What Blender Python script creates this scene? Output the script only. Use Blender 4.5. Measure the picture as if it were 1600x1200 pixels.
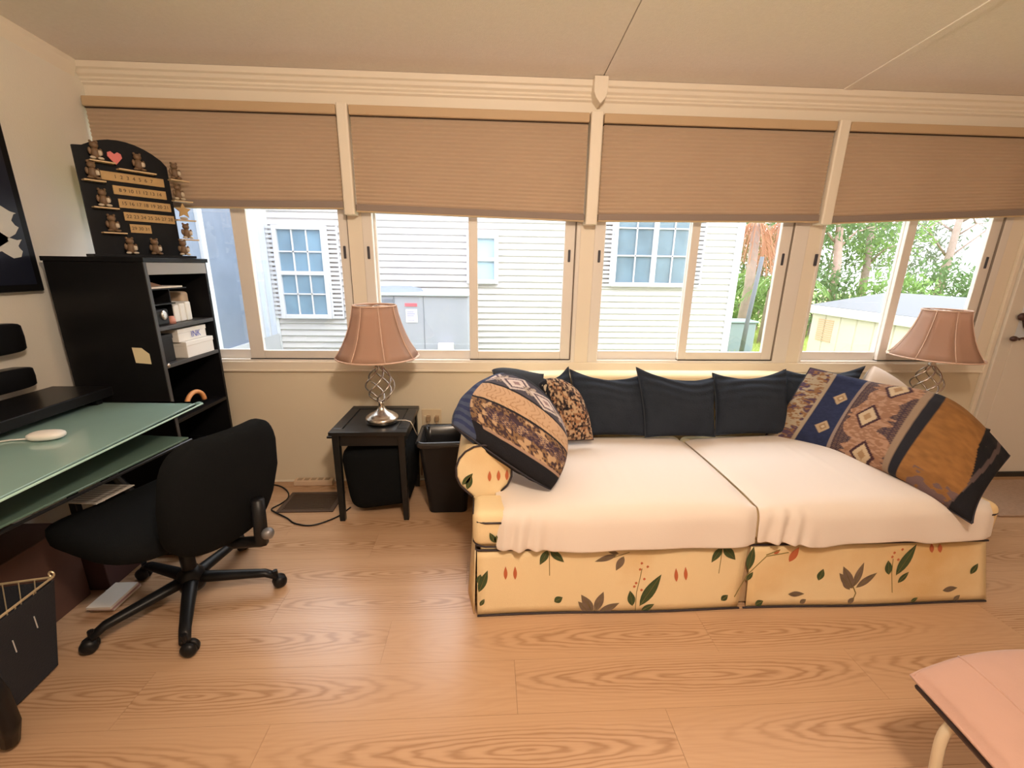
import bpy, bmesh, math, random
import numpy as np
from mathutils import Vector, Matrix
random.seed(7); rng = np.random.default_rng(7)
PI = math.pi
for o in list(bpy.data.objects): bpy.data.objects.remove(o)
scene = bpy.context.scene
COL = scene.collection

# ------------------------------------------------------------------ camera
FPX = 675.25; H = 1.35
PITCH, YAW, ROLL = math.radians(15.2995), math.radians(3.1602), math.radians(.8579)
fw = Vector((math.sin(YAW)*math.cos(PITCH), math.cos(YAW)*math.cos(PITCH), -math.sin(PITCH)))
rt0 = Vector((math.cos(YAW), -math.sin(YAW), 0)); up0 = rt0.cross(fw)
rt = math.cos(ROLL)*rt0 + math.sin(ROLL)*up0
up = -math.sin(ROLL)*rt0 + math.cos(ROLL)*up0
cd = bpy.data.cameras.new('camera'); cam = bpy.data.objects.new('camera', cd); COL.objects.link(cam)
cd.sensor_fit = 'HORIZONTAL'; cd.sensor_width = 36; cd.lens = FPX/1600*36; cd.clip_start = .02; cd.clip_end = 200
M = Matrix((rt, up, -fw)).transposed().to_4x4(); M.translation = Vector((0, 0, H)); cam.matrix_world = M
scene.camera = cam
def P(x, y, Y=None, z=None, X=None):
    """the place in the room seen at a point of the photograph, on a plane of known depth, height or side"""
    d = (x-800)/FPX*rt - (y-600)/FPX*up + fw
    t = Y/d.y if Y is not None else ((z-H)/d.z if z is not None else X/d.x)
    return Vector((0, 0, H)) + t*d

# ------------------------------------------------------------------ world and light
w = bpy.data.worlds.new('overcast_sky'); scene.world = w; w.use_nodes = True
wn = w.node_tree; bg = wn.nodes['Background']
tc = wn.nodes.new('ShaderNodeTexCoord'); sp = wn.nodes.new('ShaderNodeSeparateXYZ'); rp = wn.nodes.new('ShaderNodeValToRGB')
wn.links.new(tc.outputs['Generated'], sp.inputs[0]); wn.links.new(sp.outputs['Z'], rp.inputs[0]); wn.links.new(rp.outputs[0], bg.inputs['Color'])
rp.color_ramp.elements[0].color = (.42, .43, .45, 1); rp.color_ramp.elements[1].color = (.93, .97, 1, 1); rp.color_ramp.elements[1].position = .8
bg.inputs['Strength'].default_value = 6.6
ld = bpy.data.lights.new('ceiling_lamp_bulb', 'POINT'); ld.energy = 92; ld.color = (1, .80, .61); ld.shadow_soft_size = .09
lo = bpy.data.objects.new('ceiling_lamp_bulb', ld); lo.location = (.25, .02, 2.22); COL.objects.link(lo)
scene.view_settings.view_transform = 'Standard'; scene.view_settings.look = 'None'
scene.view_settings.gamma = 1; scene.view_settings.use_curve_mapping = False
scene.view_settings.exposure = .32
scene.cycles.use_denoising = True
scene.cycles.max_bounces = 9; scene.cycles.diffuse_bounces = 5; scene.cycles.glossy_bounces = 3; scene.cycles.transparent_max_bounces = 12
scene.cycles.caustics_reflective = False; scene.cycles.caustics_refractive = False
scene.cycles.sample_clamp_indirect = 6

# ------------------------------------------------------------------ materials
MATS = {}
def mat(name, col=(.5, .5, .5), rough=.6, metal=0, spec=.5, noise=None, bump=None, transl=0, coat=0, sheen=0):
    """noise=(scale, amount) varies the colour, bump=(scale, strength)"""
    if name in MATS: return MATS[name]
    m = bpy.data.materials.new(name); m.use_nodes = True; MATS[name] = m
    nt = m.node_tree; b = nt.nodes['Principled BSDF']
    b.inputs['Base Color'].default_value = (*col, 1); b.inputs['Roughness'].default_value = rough
    b.inputs['Metallic'].default_value = metal; b.inputs['Specular IOR Level'].default_value = spec
    b.inputs['Coat Weight'].default_value = coat; b.inputs['Sheen Weight'].default_value = sheen
    t = nt.nodes.new('ShaderNodeTexCoord')
    if noise:
        n = nt.nodes.new('ShaderNodeTexNoise'); n.inputs['Scale'].default_value = noise[0]; n.inputs['Detail'].default_value = 4
        mx = nt.nodes.new('ShaderNodeMix'); mx.data_type = 'RGBA'
        mx.inputs[6].default_value = (*[c*(1-noise[1]) for c in col], 1); mx.inputs[7].default_value = (*[min(1, c*(1+noise[1])) for c in col], 1)
        nt.links.new(t.outputs['Object'], n.inputs['Vector']); nt.links.new(n.outputs['Fac'], mx.inputs[0]); nt.links.new(mx.outputs[2], b.inputs['Base Color'])
    if bump:
        n2 = nt.nodes.new('ShaderNodeTexNoise'); n2.inputs['Scale'].default_value = bump[0]; n2.inputs['Detail'].default_value = 3
        bp = nt.nodes.new('ShaderNodeBump'); bp.inputs['Strength'].default_value = bump[1]; bp.inputs['Distance'].default_value = .01
        nt.links.new(t.outputs['Object'], n2.inputs['Vector']); nt.links.new(n2.outputs['Fac'], bp.inputs['Height']); nt.links.new(bp.outputs['Normal'], b.inputs['Normal'])
    if transl:
        tr = nt.nodes.new('ShaderNodeBsdfTranslucent'); tr.inputs['Color'].default_value = (*col, 1)
        ms = nt.nodes.new('ShaderNodeMixShader'); ms.inputs[0].default_value = transl
        nt.links.new(b.outputs[0], ms.inputs[1]); nt.links.new(tr.outputs[0], ms.inputs[2])
        nt.links.new(ms.outputs[0], nt.nodes['Material Output'].inputs['Surface'])
    return m
def glassmat(name, tint=(1, 1, 1), gloss=.06):
    m = bpy.data.materials.new(name); m.use_nodes = True; nt = m.node_tree; nt.nodes.remove(nt.nodes['Principled BSDF'])
    a = nt.nodes.new('ShaderNodeBsdfTransparent'); a.inputs[0].default_value = (*tint, 1)
    g = nt.nodes.new('ShaderNodeBsdfGlossy'); g.inputs['Roughness'].default_value = .03
    x = nt.nodes.new('ShaderNodeMixShader'); x.inputs[0].default_value = gloss
    nt.links.new(a.outputs[0], x.inputs[1]); nt.links.new(g.outputs[0], x.inputs[2]); nt.links.new(x.outputs[0], nt.nodes['Material Output'].inputs['Surface'])
    return m
def attrmat(name, rough=.85, bump=None, sheen=.2):
    m = mat(name, (.5, .5, .5), rough, bump=bump, sheen=sheen, spec=.2); nt = m.node_tree
    a = nt.nodes.new('ShaderNodeAttribute'); a.attribute_name = 'Col'
    nt.links.new(a.outputs['Color'], nt.nodes['Principled BSDF'].inputs['Base Color']); return m

wallm = mat('wall_paint', (.76, .68, .53), .75, noise=(3, .03), bump=(160, .06))
wallw = mat('left_wall_paint', (.80, .76, .68), .8, noise=(3, .03), bump=(160, .1))
trimm = mat('trim_paint', (.84, .77, .66), .45)
ceilm = mat('ceiling_board', (.84, .79, .74), .9, noise=(60, .05), bump=(220, .25))
framem = mat('window_frame_vinyl', (.80, .76, .72), .4)
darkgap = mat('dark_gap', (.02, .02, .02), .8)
blindm = mat('blind_fabric', (.60, .46, .34), .9, spec=.1, transl=.22)
blindrail = mat('blind_rail', (.55, .40, .25), .6)
black = mat('black_laminate', (.008, .008, .009), .3, noise=(20, .2), spec=.16)
blackedge = mat('black_edge', (.05, .05, .052), .4)
railsheen = mat('rail_sheen_grey', (.30, .29, .28), .4)  # window reflection on the black rail put into the base colour
blackfab = mat('black_fabric', (.007, .008, .009), .95, bump=(400, .3), spec=.08)
blackpl = mat('black_plastic', (.009, .009, .010), .4, spec=.25)
tablem = mat('table_black_wood', (.009, .010, .011), .3, noise=(30, .2), spec=.35)
steel = mat('brushed_nickel', (.55, .50, .45), .27, metal=1, noise=(90, .06))
shadem = mat('lampshade_linen', (.66, .46, .36), .9, spec=.1, bump=(600, .15), transl=.5)
shadet = mat('lampshade_trim', (.70, .50, .40), .8)
cream = mat('sofa_cream_fabric', (.84, .68, .42), .85, noise=(5, .05), bump=(350, .15), spec=.15)
_nt = cream.node_tree; _n = _nt.nodes.new('ShaderNodeTexNoise'); _n.inputs['Scale'].default_value = 1.7; _n.inputs['Detail'].default_value = 5
_r = _nt.nodes.new('ShaderNodeValToRGB'); _r.color_ramp.elements[0].position = .52; _r.color_ramp.elements[0].color = (1, 1, 1, 1); _r.color_ramp.elements[1].position = .72; _r.color_ramp.elements[1].color = (.80, .60, .36, 1)
_m = _nt.nodes.new('ShaderNodeMix'); _m.data_type = 'RGBA'; _m.blend_type = 'MULTIPLY'; _m.inputs[0].default_value = .8
_b = _nt.nodes['Principled BSDF']; _src = _b.inputs['Base Color'].links[0].from_socket
_t = [q for q in _nt.nodes if q.type == 'TEX_COORD'][0]
_nt.links.new(_t.outputs['Object'], _n.inputs['Vector']); _nt.links.new(_n.outputs['Fac'], _r.inputs[0]); _nt.links.new(_src, _m.inputs[6]); _nt.links.new(_r.outputs[0], _m.inputs[7]); _nt.links.new(_m.outputs[2], _b.inputs['Base Color'])
sheetm = mat('white_sheet_cloth', (.79, .71, .65), .9, bump=(300, .08), spec=.1, sheen=.1)
navy = mat('navy_quilted', (.024, .030, .042), .85, noise=(9, .25), bump=(120, .25), spec=.1)
piping = mat('dark_piping', (.035, .025, .03), .7)
leafg = mat('leaf_print_green', (.05, .075, .025), .85, noise=(40, .4))
leafb = mat('leaf_print_taupe', (.17, .12, .085), .85, noise=(40, .35))
leafr = mat('berry_print_red', (.50, .13, .05), .85)
stemm = mat('stem_print', (.20, .15, .04), .85)
whitepl = mat('white_plastic', (.82, .80, .76), .35)
whitecard = mat('white_card', (.80, .78, .74), .7)
paper = mat('cream_paper', (.72, .62, .40), .8)
whitepaper = mat('white_paper', (.75, .68, .60), .8)
ink = mat('blue_ink', (.05, .08, .45), .6)
blackink = mat('black_ink', (.02, .015, .01), .6)
tan = mat('tan_wood_plaque', (.50, .33, .15), .5, noise=(30, .15))
tanl = mat('tan_ledge', (.62, .45, .27), .5)
bearm = mat('figurine_brown', (.17, .105, .06), .5, noise=(60, .4))
bearw = mat('figurine_cream', (.60, .52, .42), .4)
redm = mat('red_heart', (.72, .20, .20), .5)
pinkcush = mat('pink_suede', (.45, .27, .21), .8, bump=(80, .1), noise=(12, .06), sheen=.2)
whitemetal = mat('cream_metal', (.74, .66, .50), .3, metal=.2)
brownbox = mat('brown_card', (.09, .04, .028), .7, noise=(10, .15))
deskglass = mat('frosted_green_glass', (.26, .41, .38), .16, coat=.3, spec=.5, noise=(4, .08))  # green lightened to carry the reflected window in the colour
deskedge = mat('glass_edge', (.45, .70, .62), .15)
metalblk = mat('black_metal', (.018, .018, .02), .35, metal=.3)
greymetal = mat('grey_metal', (.22, .22, .23), .4, metal=.6)
paneglass = glassmat('window_glass')
bagm = mat('trash_bag_film', (.02, .02, .022), .22)

# ------------------------------------------------------------------ mesh builders
class MB:
    def __init__(s): s.v = []; s.f = []; s.c = None
    def add(s, vs, fs):
        n = len(s.v); s.v += [tuple(v) for v in vs]; s.f += [tuple(i+n for i in f) for f in fs]; return s
    def box(s, x0, x1, y0, y1, z0, z1):
        return s.add([(x0,y0,z0),(x1,y0,z0),(x1,y1,z0),(x0,y1,z0),(x0,y0,z1),(x1,y0,z1),(x1,y1,z1),(x0,y1,z1)],
                     [(0,3,2,1),(4,5,6,7),(0,1,5,4),(1,2,6,5),(2,3,7,6),(3,0,4,7)])
    def obox(s, c, ax, ay, az):
        c, ax, ay, az = map(Vector, (c, ax, ay, az))
        vs = [c+sx*ax+sy*ay+sz*az for sz in (-1, 1) for sx, sy in ((-1,-1),(1,-1),(1,1),(-1,1))]
        return s.add(vs, [(0,3,2,1),(4,5,6,7),(0,1,5,4),(1,2,6,5),(2,3,7,6),(3,0,4,7)])
    def grid(s, pts, cu=False, cv=False):
        n = len(pts); m = len(pts[0]); fs = []
        for i in range(n if cu else n-1):
            for j in range(m if cv else m-1):
                i2, j2 = (i+1) % n, (j+1) % m
                fs.append((i*m+j, i2*m+j, i2*m+j2, i*m+j2))
        return s.add([p for r in pts for p in r], fs)
    def tube(s, path, r, n=8, closed=False, cap=True):
        path = [Vector(p) for p in path]; k = len(path); rs = r if isinstance(r, (list, tuple)) else [r]*k
        rings = []; ref = None
        for i, p in enumerate(path):
            a = path[(i-1) % k] if (closed or i > 0) else p; b = path[(i+1) % k] if (closed or i < k-1) else p
            t = (b-a).normalized()
            if ref is None: ref = Vector((0,0,1)) if abs(t.z) < .9 else Vector((1,0,0))
            u = (ref - ref.dot(t)*t)
            if u.length < 1e-5: u = t.orthogonal()
            u.normalize(); v = t.cross(u); ref = u
            rings.append([p + rs[i]*(math.cos(2*PI*q/n)*u + math.sin(2*PI*q/n)*v) for q in range(n)])
        base = len(s.v); s.grid(rings, cu=closed, cv=True)
        if cap and not closed:
            s.f.append(tuple(base+q for q in range(n))[::-1]); s.f.append(tuple(base+(k-1)*n+q for q in range(n)))
        return s
    def lathe(s, c, prof, n=24):
        c = Vector(c); return s.grid([[c+Vector((r*math.cos(2*PI*q/n), r*math.sin(2*PI*q/n), z)) for q in range(n)] for r, z in prof], cv=True)
    def sell(s, c, r, e1=.4, e2=.4, n=14, m=24, fn=None, R=None):
        """a rounded box: superellipsoid with half sizes r"""
        def sg(v, e): return math.copysign(abs(v)**e, v)
        c = Vector(c); rows = []
        for i in range(n+1):
            ph = -PI/2 + PI*i/n; ph = max(-PI/2+1e-3, min(PI/2-1e-3, ph)); row = []
            for j in range(m):
                th = 2*PI*j/m
                p = Vector((r[0]*sg(math.cos(ph), e1)*sg(math.cos(th), e2), r[1]*sg(math.cos(ph), e1)*sg(math.sin(th), e2), r[2]*sg(math.sin(ph), e1)))
                if fn: p = fn(p)
                if R: p = R @ p
                row.append(c+p)
            rows.append(row)
        b = len(s.v); s.grid(rows, cv=True)
        s.f.append(tuple(b+j for j in range(m))[::-1]); s.f.append(tuple(b+n*m+j for j in range(m)))
        return s
    def prism(s, poly, axis, a, b):
        """poly of 2D points extruded along an axis (0,1,2) from a to b"""
        k = len(poly)
        def mk(p, t):
            q = [p[0], p[1]]; q.insert(axis, t); return tuple(q)
        s.add([mk(p, a) for p in poly]+[mk(p, b) for p in poly],
              [tuple(range(k))[::-1], tuple(range(k, 2*k))]+[(i, (i+1) % k, k+(i+1) % k, k+i) for i in range(k)])
        return s
def root(name, loc=(0,0,0), label=None, cat=None, group=None, kind=None):
    o = bpy.data.objects.new(name, None); o.location = loc; o.empty_display_size = .05; COL.objects.link(o); return tag(o, label, cat, group, kind)
def tag(o, label=None, cat=None, group=None, kind=None):
    for k, v in (('label', label), ('category', cat), ('group', group), ('kind', kind)):
        if v: o[k] = v
    return o
def wloc(p):
    v = Vector((0,0,0))
    while p is not None: v = v+p.location; p = p.parent
    return v
def part(name, mb, m, parent=None, loc=None, smooth=False, bevel=0, seg=2, sub=0, solid=0, label=None, cat=None, group=None, kind=None, flip=True):
    """one mesh object; mb holds world coordinates, the object's origin is its parent's, or loc"""
    me = bpy.data.meshes.new(name); off = Vector(loc) if loc is not None else wloc(parent)
    me.from_pydata([tuple(Vector(v)-off) for v in mb.v], [], mb.f)
    bm = bmesh.new(); bm.from_mesh(me); bmesh.ops.recalc_face_normals(bm, faces=bm.faces); bm.to_mesh(me); bm.free()
    if mb.c is not None:
        ca = me.color_attributes.new('Col', 'FLOAT_COLOR', 'POINT'); ca.data.foreach_set('color', np.asarray(mb.c, dtype=np.float32).ravel())
    me.materials.append(m)
    if smooth:
        me.polygons.foreach_set('use_smooth', [True]*len(me.polygons))
    o = bpy.data.objects.new(name, me); COL.objects.link(o)
    if parent is not None: o.parent = parent; o.location = off - wloc(parent)
    else: o.location = off
    if bevel:
        bv = o.modifiers.new('bevel', 'BEVEL'); bv.width = bevel; bv.segments = seg; bv.limit_method = 'ANGLE'; bv.angle_limit = .6
    if solid:
        sm = o.modifiers.new('solid', 'SOLIDIFY'); sm.thickness = solid; sm.offset = 0
    if sub:
        sb = o.modifiers.new('sub', 'SUBSURF'); sb.levels = sub; sb.render_levels = sub
    return tag(o, label, cat, group, kind)
def kids(o): return [c for c in bpy.data.objects if c.parent == o]
def copy_tree(o, parent=None):
    c = o.copy(); COL.objects.link(c)
    if parent is not None: c.parent = parent
    for ch in kids(o): copy_tree(ch, c)
    return c
def textmb(s, origin, ex, ey, size, align='CENTER'):
    """flat lettering as a mesh in the plane origin + ex, ey"""
    cu = bpy.data.curves.new('t', 'FONT'); cu.body = s; cu.size = size; cu.align_x = align; cu.align_y = 'CENTER'
    o = bpy.data.objects.new('t', cu); COL.objects.link(o); bpy.context.view_layer.update()
    me = o.to_mesh(); ex, ey, og = Vector(ex).normalized(), Vector(ey).normalized(), Vector(origin); mb = MB()
    mb.add([og + v.co.x*ex + v.co.y*ey for v in me.vertices], [tuple(p.vertices) for p in me.polygons])
    o.to_mesh_clear(); bpy.data.objects.remove(o); bpy.data.curves.remove(cu); return mb

D = 2.57; XL = -2.0; XR = 4.4; YB = -2.4
def ceil_z(y): return 2.268 + (D-y)*math.tan(math.radians(5.06))

# ================================================================== FLOOR
def floor_material():
    m = bpy.data.materials.new('oak_laminate'); m.use_nodes = True; nt = m.node_tree; b = nt.nodes['Principled BSDF']
    N = nt.nodes.new; L = nt.links.new
    def mth(op, a, bb=None, c=None):
        n = N('ShaderNodeMath'); n.operation = op
        for i, v in enumerate((a, bb, c)):
            if v is None: continue
            if isinstance(v, (int, float)): n.inputs[i].default_value = v
            else: L(v, n.inputs[i])
        return n.outputs[0]
    tc = N('ShaderNodeTexCoord'); oi = N('ShaderNodeObjectInfo'); sx = N('ShaderNodeSeparateXYZ'); L(tc.outputs['Object'], sx.inputs[0])
    rnd = oi.outputs['Random']; wn1 = N('ShaderNodeTexWhiteNoise'); wn1.noise_dimensions = '1D'; L(rnd, wn1.inputs['W'])
    sc = N('ShaderNodeSeparateColor'); L(wn1.outputs['Color'], sc.inputs[0])
    x, y = sx.outputs['X'], sx.outputs['Y']
    cb = N('ShaderNodeCombineXYZ'); L(mth('MULTIPLY_ADD', rnd, 37., mth('MULTIPLY', x, 2.2)), cb.inputs[0]); L(mth('MULTIPLY', y, 14.), cb.inputs[1]); L(mth('MULTIPLY', rnd, 91.), cb.inputs[2])
    nz = N('ShaderNodeTexNoise'); nz.inputs['Scale'].default_value = 1; nz.inputs['Detail'].default_value = 3; L(cb.outputs[0], nz.inputs['Vector'])
    nz2 = N('ShaderNodeTexNoise'); nz2.inputs['Scale'].default_value = 4; nz2.inputs['Detail'].default_value = 2; L(cb.outputs[0], nz2.inputs['Vector'])
    x0 = mth('SUBTRACT', x, mth('MULTIPLY_ADD', sc.outputs[0], 1.1, -.55))
    y0 = mth('SUBTRACT', y, mth('MULTIPLY_ADD', sc.outputs[1], .05, -.025))
    xs = mth('MULTIPLY', x0, .105)
    f = mth('SQRT', mth('ADD', mth('MULTIPLY', xs, xs), mth('MULTIPLY', y0, y0)))
    f = mth('ADD', f, mth('MULTIPLY', mth('SUBTRACT', nz.outputs['Fac'], .5), .030)); f = mth('ADD', f, mth('MULTIPLY', mth('SUBTRACT', nz2.outputs['Fac'], .5), .006))
    s = mth('SINE', mth('MULTIPLY', f, 2*PI/.0105)); s = mth('MULTIPLY_ADD', s, .5, .5); s = mth('POWER', s, 2.)
    # plain straight grain between the cathedrals
    cb2 = N('ShaderNodeCombineXYZ'); L(mth('MULTIPLY_ADD', rnd, 13., mth('MULTIPLY', x, 1.2)), cb2.inputs[0]); L(mth('MULTIPLY', y, 90.), cb2.inputs[1])
    nz3 = N('ShaderNodeTexNoise'); nz3.inputs['Scale'].default_value = 1.5; nz3.inputs['Detail'].default_value = 4; L(cb2.outputs[0], nz3.inputs['Vector'])
    mask = N('ShaderNodeMapRange'); mask.inputs['From Min'].default_value = .085; mask.inputs['From Max'].default_value = .045; L(f, mask.inputs['Value'])
    band = mth('MULTIPLY', s, mth('MULTIPLY_ADD', mask.outputs[0], .66, .10))
    tot = mth('ADD', mth('MULTIPLY', band, .75), mth('MULTIPLY', nz3.outputs['Fac'], .42))
    cr = N('ShaderNodeValToRGB'); L(tot, cr.inputs[0]); e = cr.color_ramp.elements
    e[0].position = .1; e[0].color = (.56, .36, .22, 1); e[1].position = 1.; e[1].color = (.33, .18, .095, 1)
    L(cr.outputs[0], b.inputs['Base Color']); b.inputs['Roughness'].default_value = .27; b.inputs['Specular IOR Level'].default_value = .45
    bp = N('ShaderNodeBump'); bp.inputs['Strength'].default_value = .08; bp.inputs['Distance'].default_value = .002; L(tot, bp.inputs['Height']); L(bp.outputs[0], b.inputs['Normal'])
    return m
floorm = floor_material()
fl = part('floor', MB().box(XL-.1, XR+.1, YB, D+.12, -.06, -.008), mat('subfloor', (.3, .2, .12), .8), kind='structure')
pw, pl = .193, 1.22
me0 = None; iy = 0; y = D - .02 - pw/2 + .02
while y > -1.0:
    x = XL - 1.2 + (iy*.47 % 1.22)
    while x < XR:
        xa, xb = max(x, XL), min(x+pl, XR)
        if xb-xa < pl-1e-4:
            if xb-xa > .02: part('plank', MB().box(xa+.0004, xb-.0004, y-pw/2+.0004, y+pw/2-.0004, -.008, 0), floorm, fl, loc=((xa+xb)/2, y, 0))
        else:
            if me0 is None:
                o = part('plank', MB().box(-pl/2+.0004, pl/2-.0004, -pw/2+.0004, pw/2-.0004, -.008, 0), floorm, fl, loc=(0,0,0)); me0 = o.data
            else:
                o = bpy.data.objects.new('plank', me0); COL.objects.link(o); o.parent = fl
            o.location = (x+pl/2, y, 0)
        x += pl
    y -= pw; iy += 1

# ================================================================== WALLS
wf = part('wall_front', MB().box(XL-.1, XR+.1, D, D+.12, 0, .735), wallm, kind='structure')
mb = MB(); mb.box(XL-.1, 3.22, D, D+.12, .735, .785); mb.box(XL-.1, XR+.1, D, D+.12, 2.12, 2.32)
for a, b in ((-.775, -.70), (.52, .60), (1.86, 1.94), (3.10, XR+.1)): mb.box(a, b, D, D+.12, .785, 2.12)
mb.box(3.22, XR+.1, D, D+.12, .735, .785)
part('upper_section', mb, trimm, wf)
part('wall_left', MB().box(XL-.1, XL, YB, D, 0, 2.9), wallw, kind='structure')
part('wall_right', MB().box(XR, XR+.1, YB, D, 0, 2.9), wallw, kind='structure')
part('wall_back', MB().box(XL-.1, XR+.1, YB-.1, YB, 0, 2.9), wallw, kind='structure')
# ceiling in panels with a batten
ce = part('ceiling', MB().add([(XL-.1, D+.12, ceil_z(D+.12)+.012), (XR+.1, D+.12, ceil_z(D+.12)+.012), (XR+.1, YB-.1, ceil_z(YB-.1)+.012), (XL-.1, YB-.1, ceil_z(YB-.1)+.012),
    (XL-.1, D+.12, ceil_z(D+.12)+.08), (XR+.1, D+.12, ceil_z(D+.12)+.08), (XR+.1, YB-.1, ceil_z(YB-.1)+.08), (XL-.1, YB-.1, ceil_z(YB-.1)+.08)],
    [(0,1,2,3),(7,6,5,4),(0,4,5,1),(1,5,6,2),(2,6,7,3),(3,7,4,0)]), ceilm, kind='structure')
seams = [XL-.1, .575, 1.885, XR+.1]
for a, b in zip(seams[:-1], seams[1:]):
    ya, yb = D+.1, YB-.1; a += .0025; b -= .0025
    part('panel', MB().add([(a, ya, ceil_z(ya)), (b, ya, ceil_z(ya)), (b, yb, ceil_z(yb)), (a, yb, ceil_z(yb)),
        (a, ya, ceil_z(ya)+.012), (b, ya, ceil_z(ya)+.012), (b, yb, ceil_z(yb)+.012), (a, yb, ceil_z(yb)+.012)],
        [(0,1,2,3),(7,6,5,4),(0,4,5,1),(1,5,6,2),(2,6,7,3),(3,7,4,0)]), ceilm, ce)
a, b = 1.862, 1.908; ya, yb = D, YB
part('batten', MB().add([(a, ya, ceil_z(ya)-.006), (b, ya, ceil_z(ya)-.006), (b, yb, ceil_z(yb)-.006), (a, yb, ceil_z(yb)-.006),
    (a, ya, ceil_z(ya)), (b, ya, ceil_z(ya)), (b, yb, ceil_z(yb)), (a, yb, ceil_z(yb))],
    [(0,1,2,3),(7,6,5,4),(0,4,5,1),(1,5,6,2),(2,6,7,3),(3,7,4,0)]), ceilm, ce, bevel=.002)
# crown moulding, corbel, posts, sill
prof = [(D, 2.272), (D-.062, 2.272), (D-.062, 2.245), (D-.052, 2.238), (D-.048, 2.222), (D-.036, 2.212), (D-.040, 2.203), (D-.032, 2.195), (D-.032, 2.188), (D-.020, 2.180), (D-.020, 2.122), (D, 2.122)]
part('trim_1', MB().prism(prof, 0, XL, XR), trimm, kind='structure', bevel=.002)
part('trim_2', MB().prism([(.528, 2.275), (.600, 2.275), (.600, 2.205), (.590, 2.178), (.565, 2.150), (.540, 2.178), (.528, 2.205)], 1, D-.105, D-.02), trimm, kind='structure', bevel=.004)
for i, (a, b) in enumerate(((-.768, -.712), (.528, .592), (1.868, 1.930))):
    part('trim_%d' % (i+3), MB().prism([(a, D), (a, D-.075), (a+.006, D-.08), (b-.006, D-.08), (b, D-.075), (b, D)], 2, 1.60 if i != 1 else 1.575, 2.125), trimm, kind='structure', bevel=.003)
part('trim_6', MB().box(XL, 3.19, D-.014, D, .733, .786), trimm, kind='structure', bevel=.004)
part('trim_7', MB().box(XL, 3.19, D-.020, D, .726, .738), trimm, kind='structure', bevel=.003)
part('trim_8', MB().prism([(XL, 2.20), (XL+.02, 2.25), (XL+.02, 2.29), (XL, 2.29)], 1, YB, D-.06), trimm, kind='structure')
bpy.data.objects['trim_8'].location = (0, 0, 0)
for v in bpy.data.objects['trim_8'].data.vertices: v.co.z += (D-.06 - v.co.y)*math.tan(math.radians(5.06))
part('baseboard_front', MB().box(XL, 3.15, D-.008, D, 0, .012), trimm, kind='structure', bevel=.002)

# ================================================================== WINDOWS
WIN = [(-1.99, -.775, -1.94, -1.40, -1.32, -.83, -.782), (-.70, .52, -.632, -.115, -.065, .431, .490),
       (.60, 1.86, .672, 1.168, 1.217, 1.70, 1.765), (1.94, 3.10, 1.970, 2.466, 2.520, 2.98, 3.045)]
def ring(mb, x0, x1, z0, z1, a, b, c, d, y0, y1):
    """outer x0..x1,z0..z1 inner a..b,c..d"""
    mb.box(x0, a, y0, y1, z0, z1); mb.box(b, x1, y0, y1, z0, z1); mb.box(a, b, y0, y1, z0, c); mb.box(a, b, y0, y1, d, z1); return mb
for i, (x0, x1, g0, g1, g2, g3, s1) in enumerate(WIN):
    wr = root('window_%d' % (i+1), ((x0+x1)/2, D, .785), kind='structure')
    part('frame', ring(MB(), x0, x1, .785, 2.12, g0-.012, s1+.006, .798, 2.09, D-.006, D+.06), framem, wr, bevel=.004)
    f2 = part('fixed_sash', ring(MB(), g0-.012, g1+.02, .798, 2.09, g0, g1, .850, 2.05, D+.032, D+.052), framem, wr, bevel=.003)
    part('pane', MB().box(g0-.004, g1+.004, D+.040, D+.044, .846, 2.054), paneglass, f2)
    f3 = part('sliding_sash', ring(MB(), g1, s1, .802, 2.085, g2, g3, .850, 2.045, D+.004, D+.028), framem, wr, bevel=.003)
    part('pane', MB().box(g2-.004, g3+.004, D+.014, D+.018, .846, 2.049), paneglass, f3)
    part('track_shade', MB().box(g1, s1, D-.004, D+.03, .7981, .8019), darkgap, wr)  # dark strip painted in for the shade under the sash
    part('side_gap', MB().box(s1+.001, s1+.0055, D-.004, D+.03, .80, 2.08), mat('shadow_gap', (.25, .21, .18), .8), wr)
    xl = [g0-.040 if g0 > -1.8 else None, (g3+s1)/2]
    for k, xx in enumerate(xl):
        if xx is None: continue
        yy = D-.012 if k == 0 else D-.001
        part('latch', MB().prism([(xx-.006, 1.375), (xx+.006, 1.375), (xx+.007, 1.38), (xx+.007, 1.438), (xx+.006, 1.443), (xx-.006, 1.443), (xx-.007, 1.438), (xx-.007, 1.38)], 1, yy, yy+.012), mat('latch_plastic', (.05, .05, .07), .4), wr, bevel=.002, label='dark sliding latch')

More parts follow.
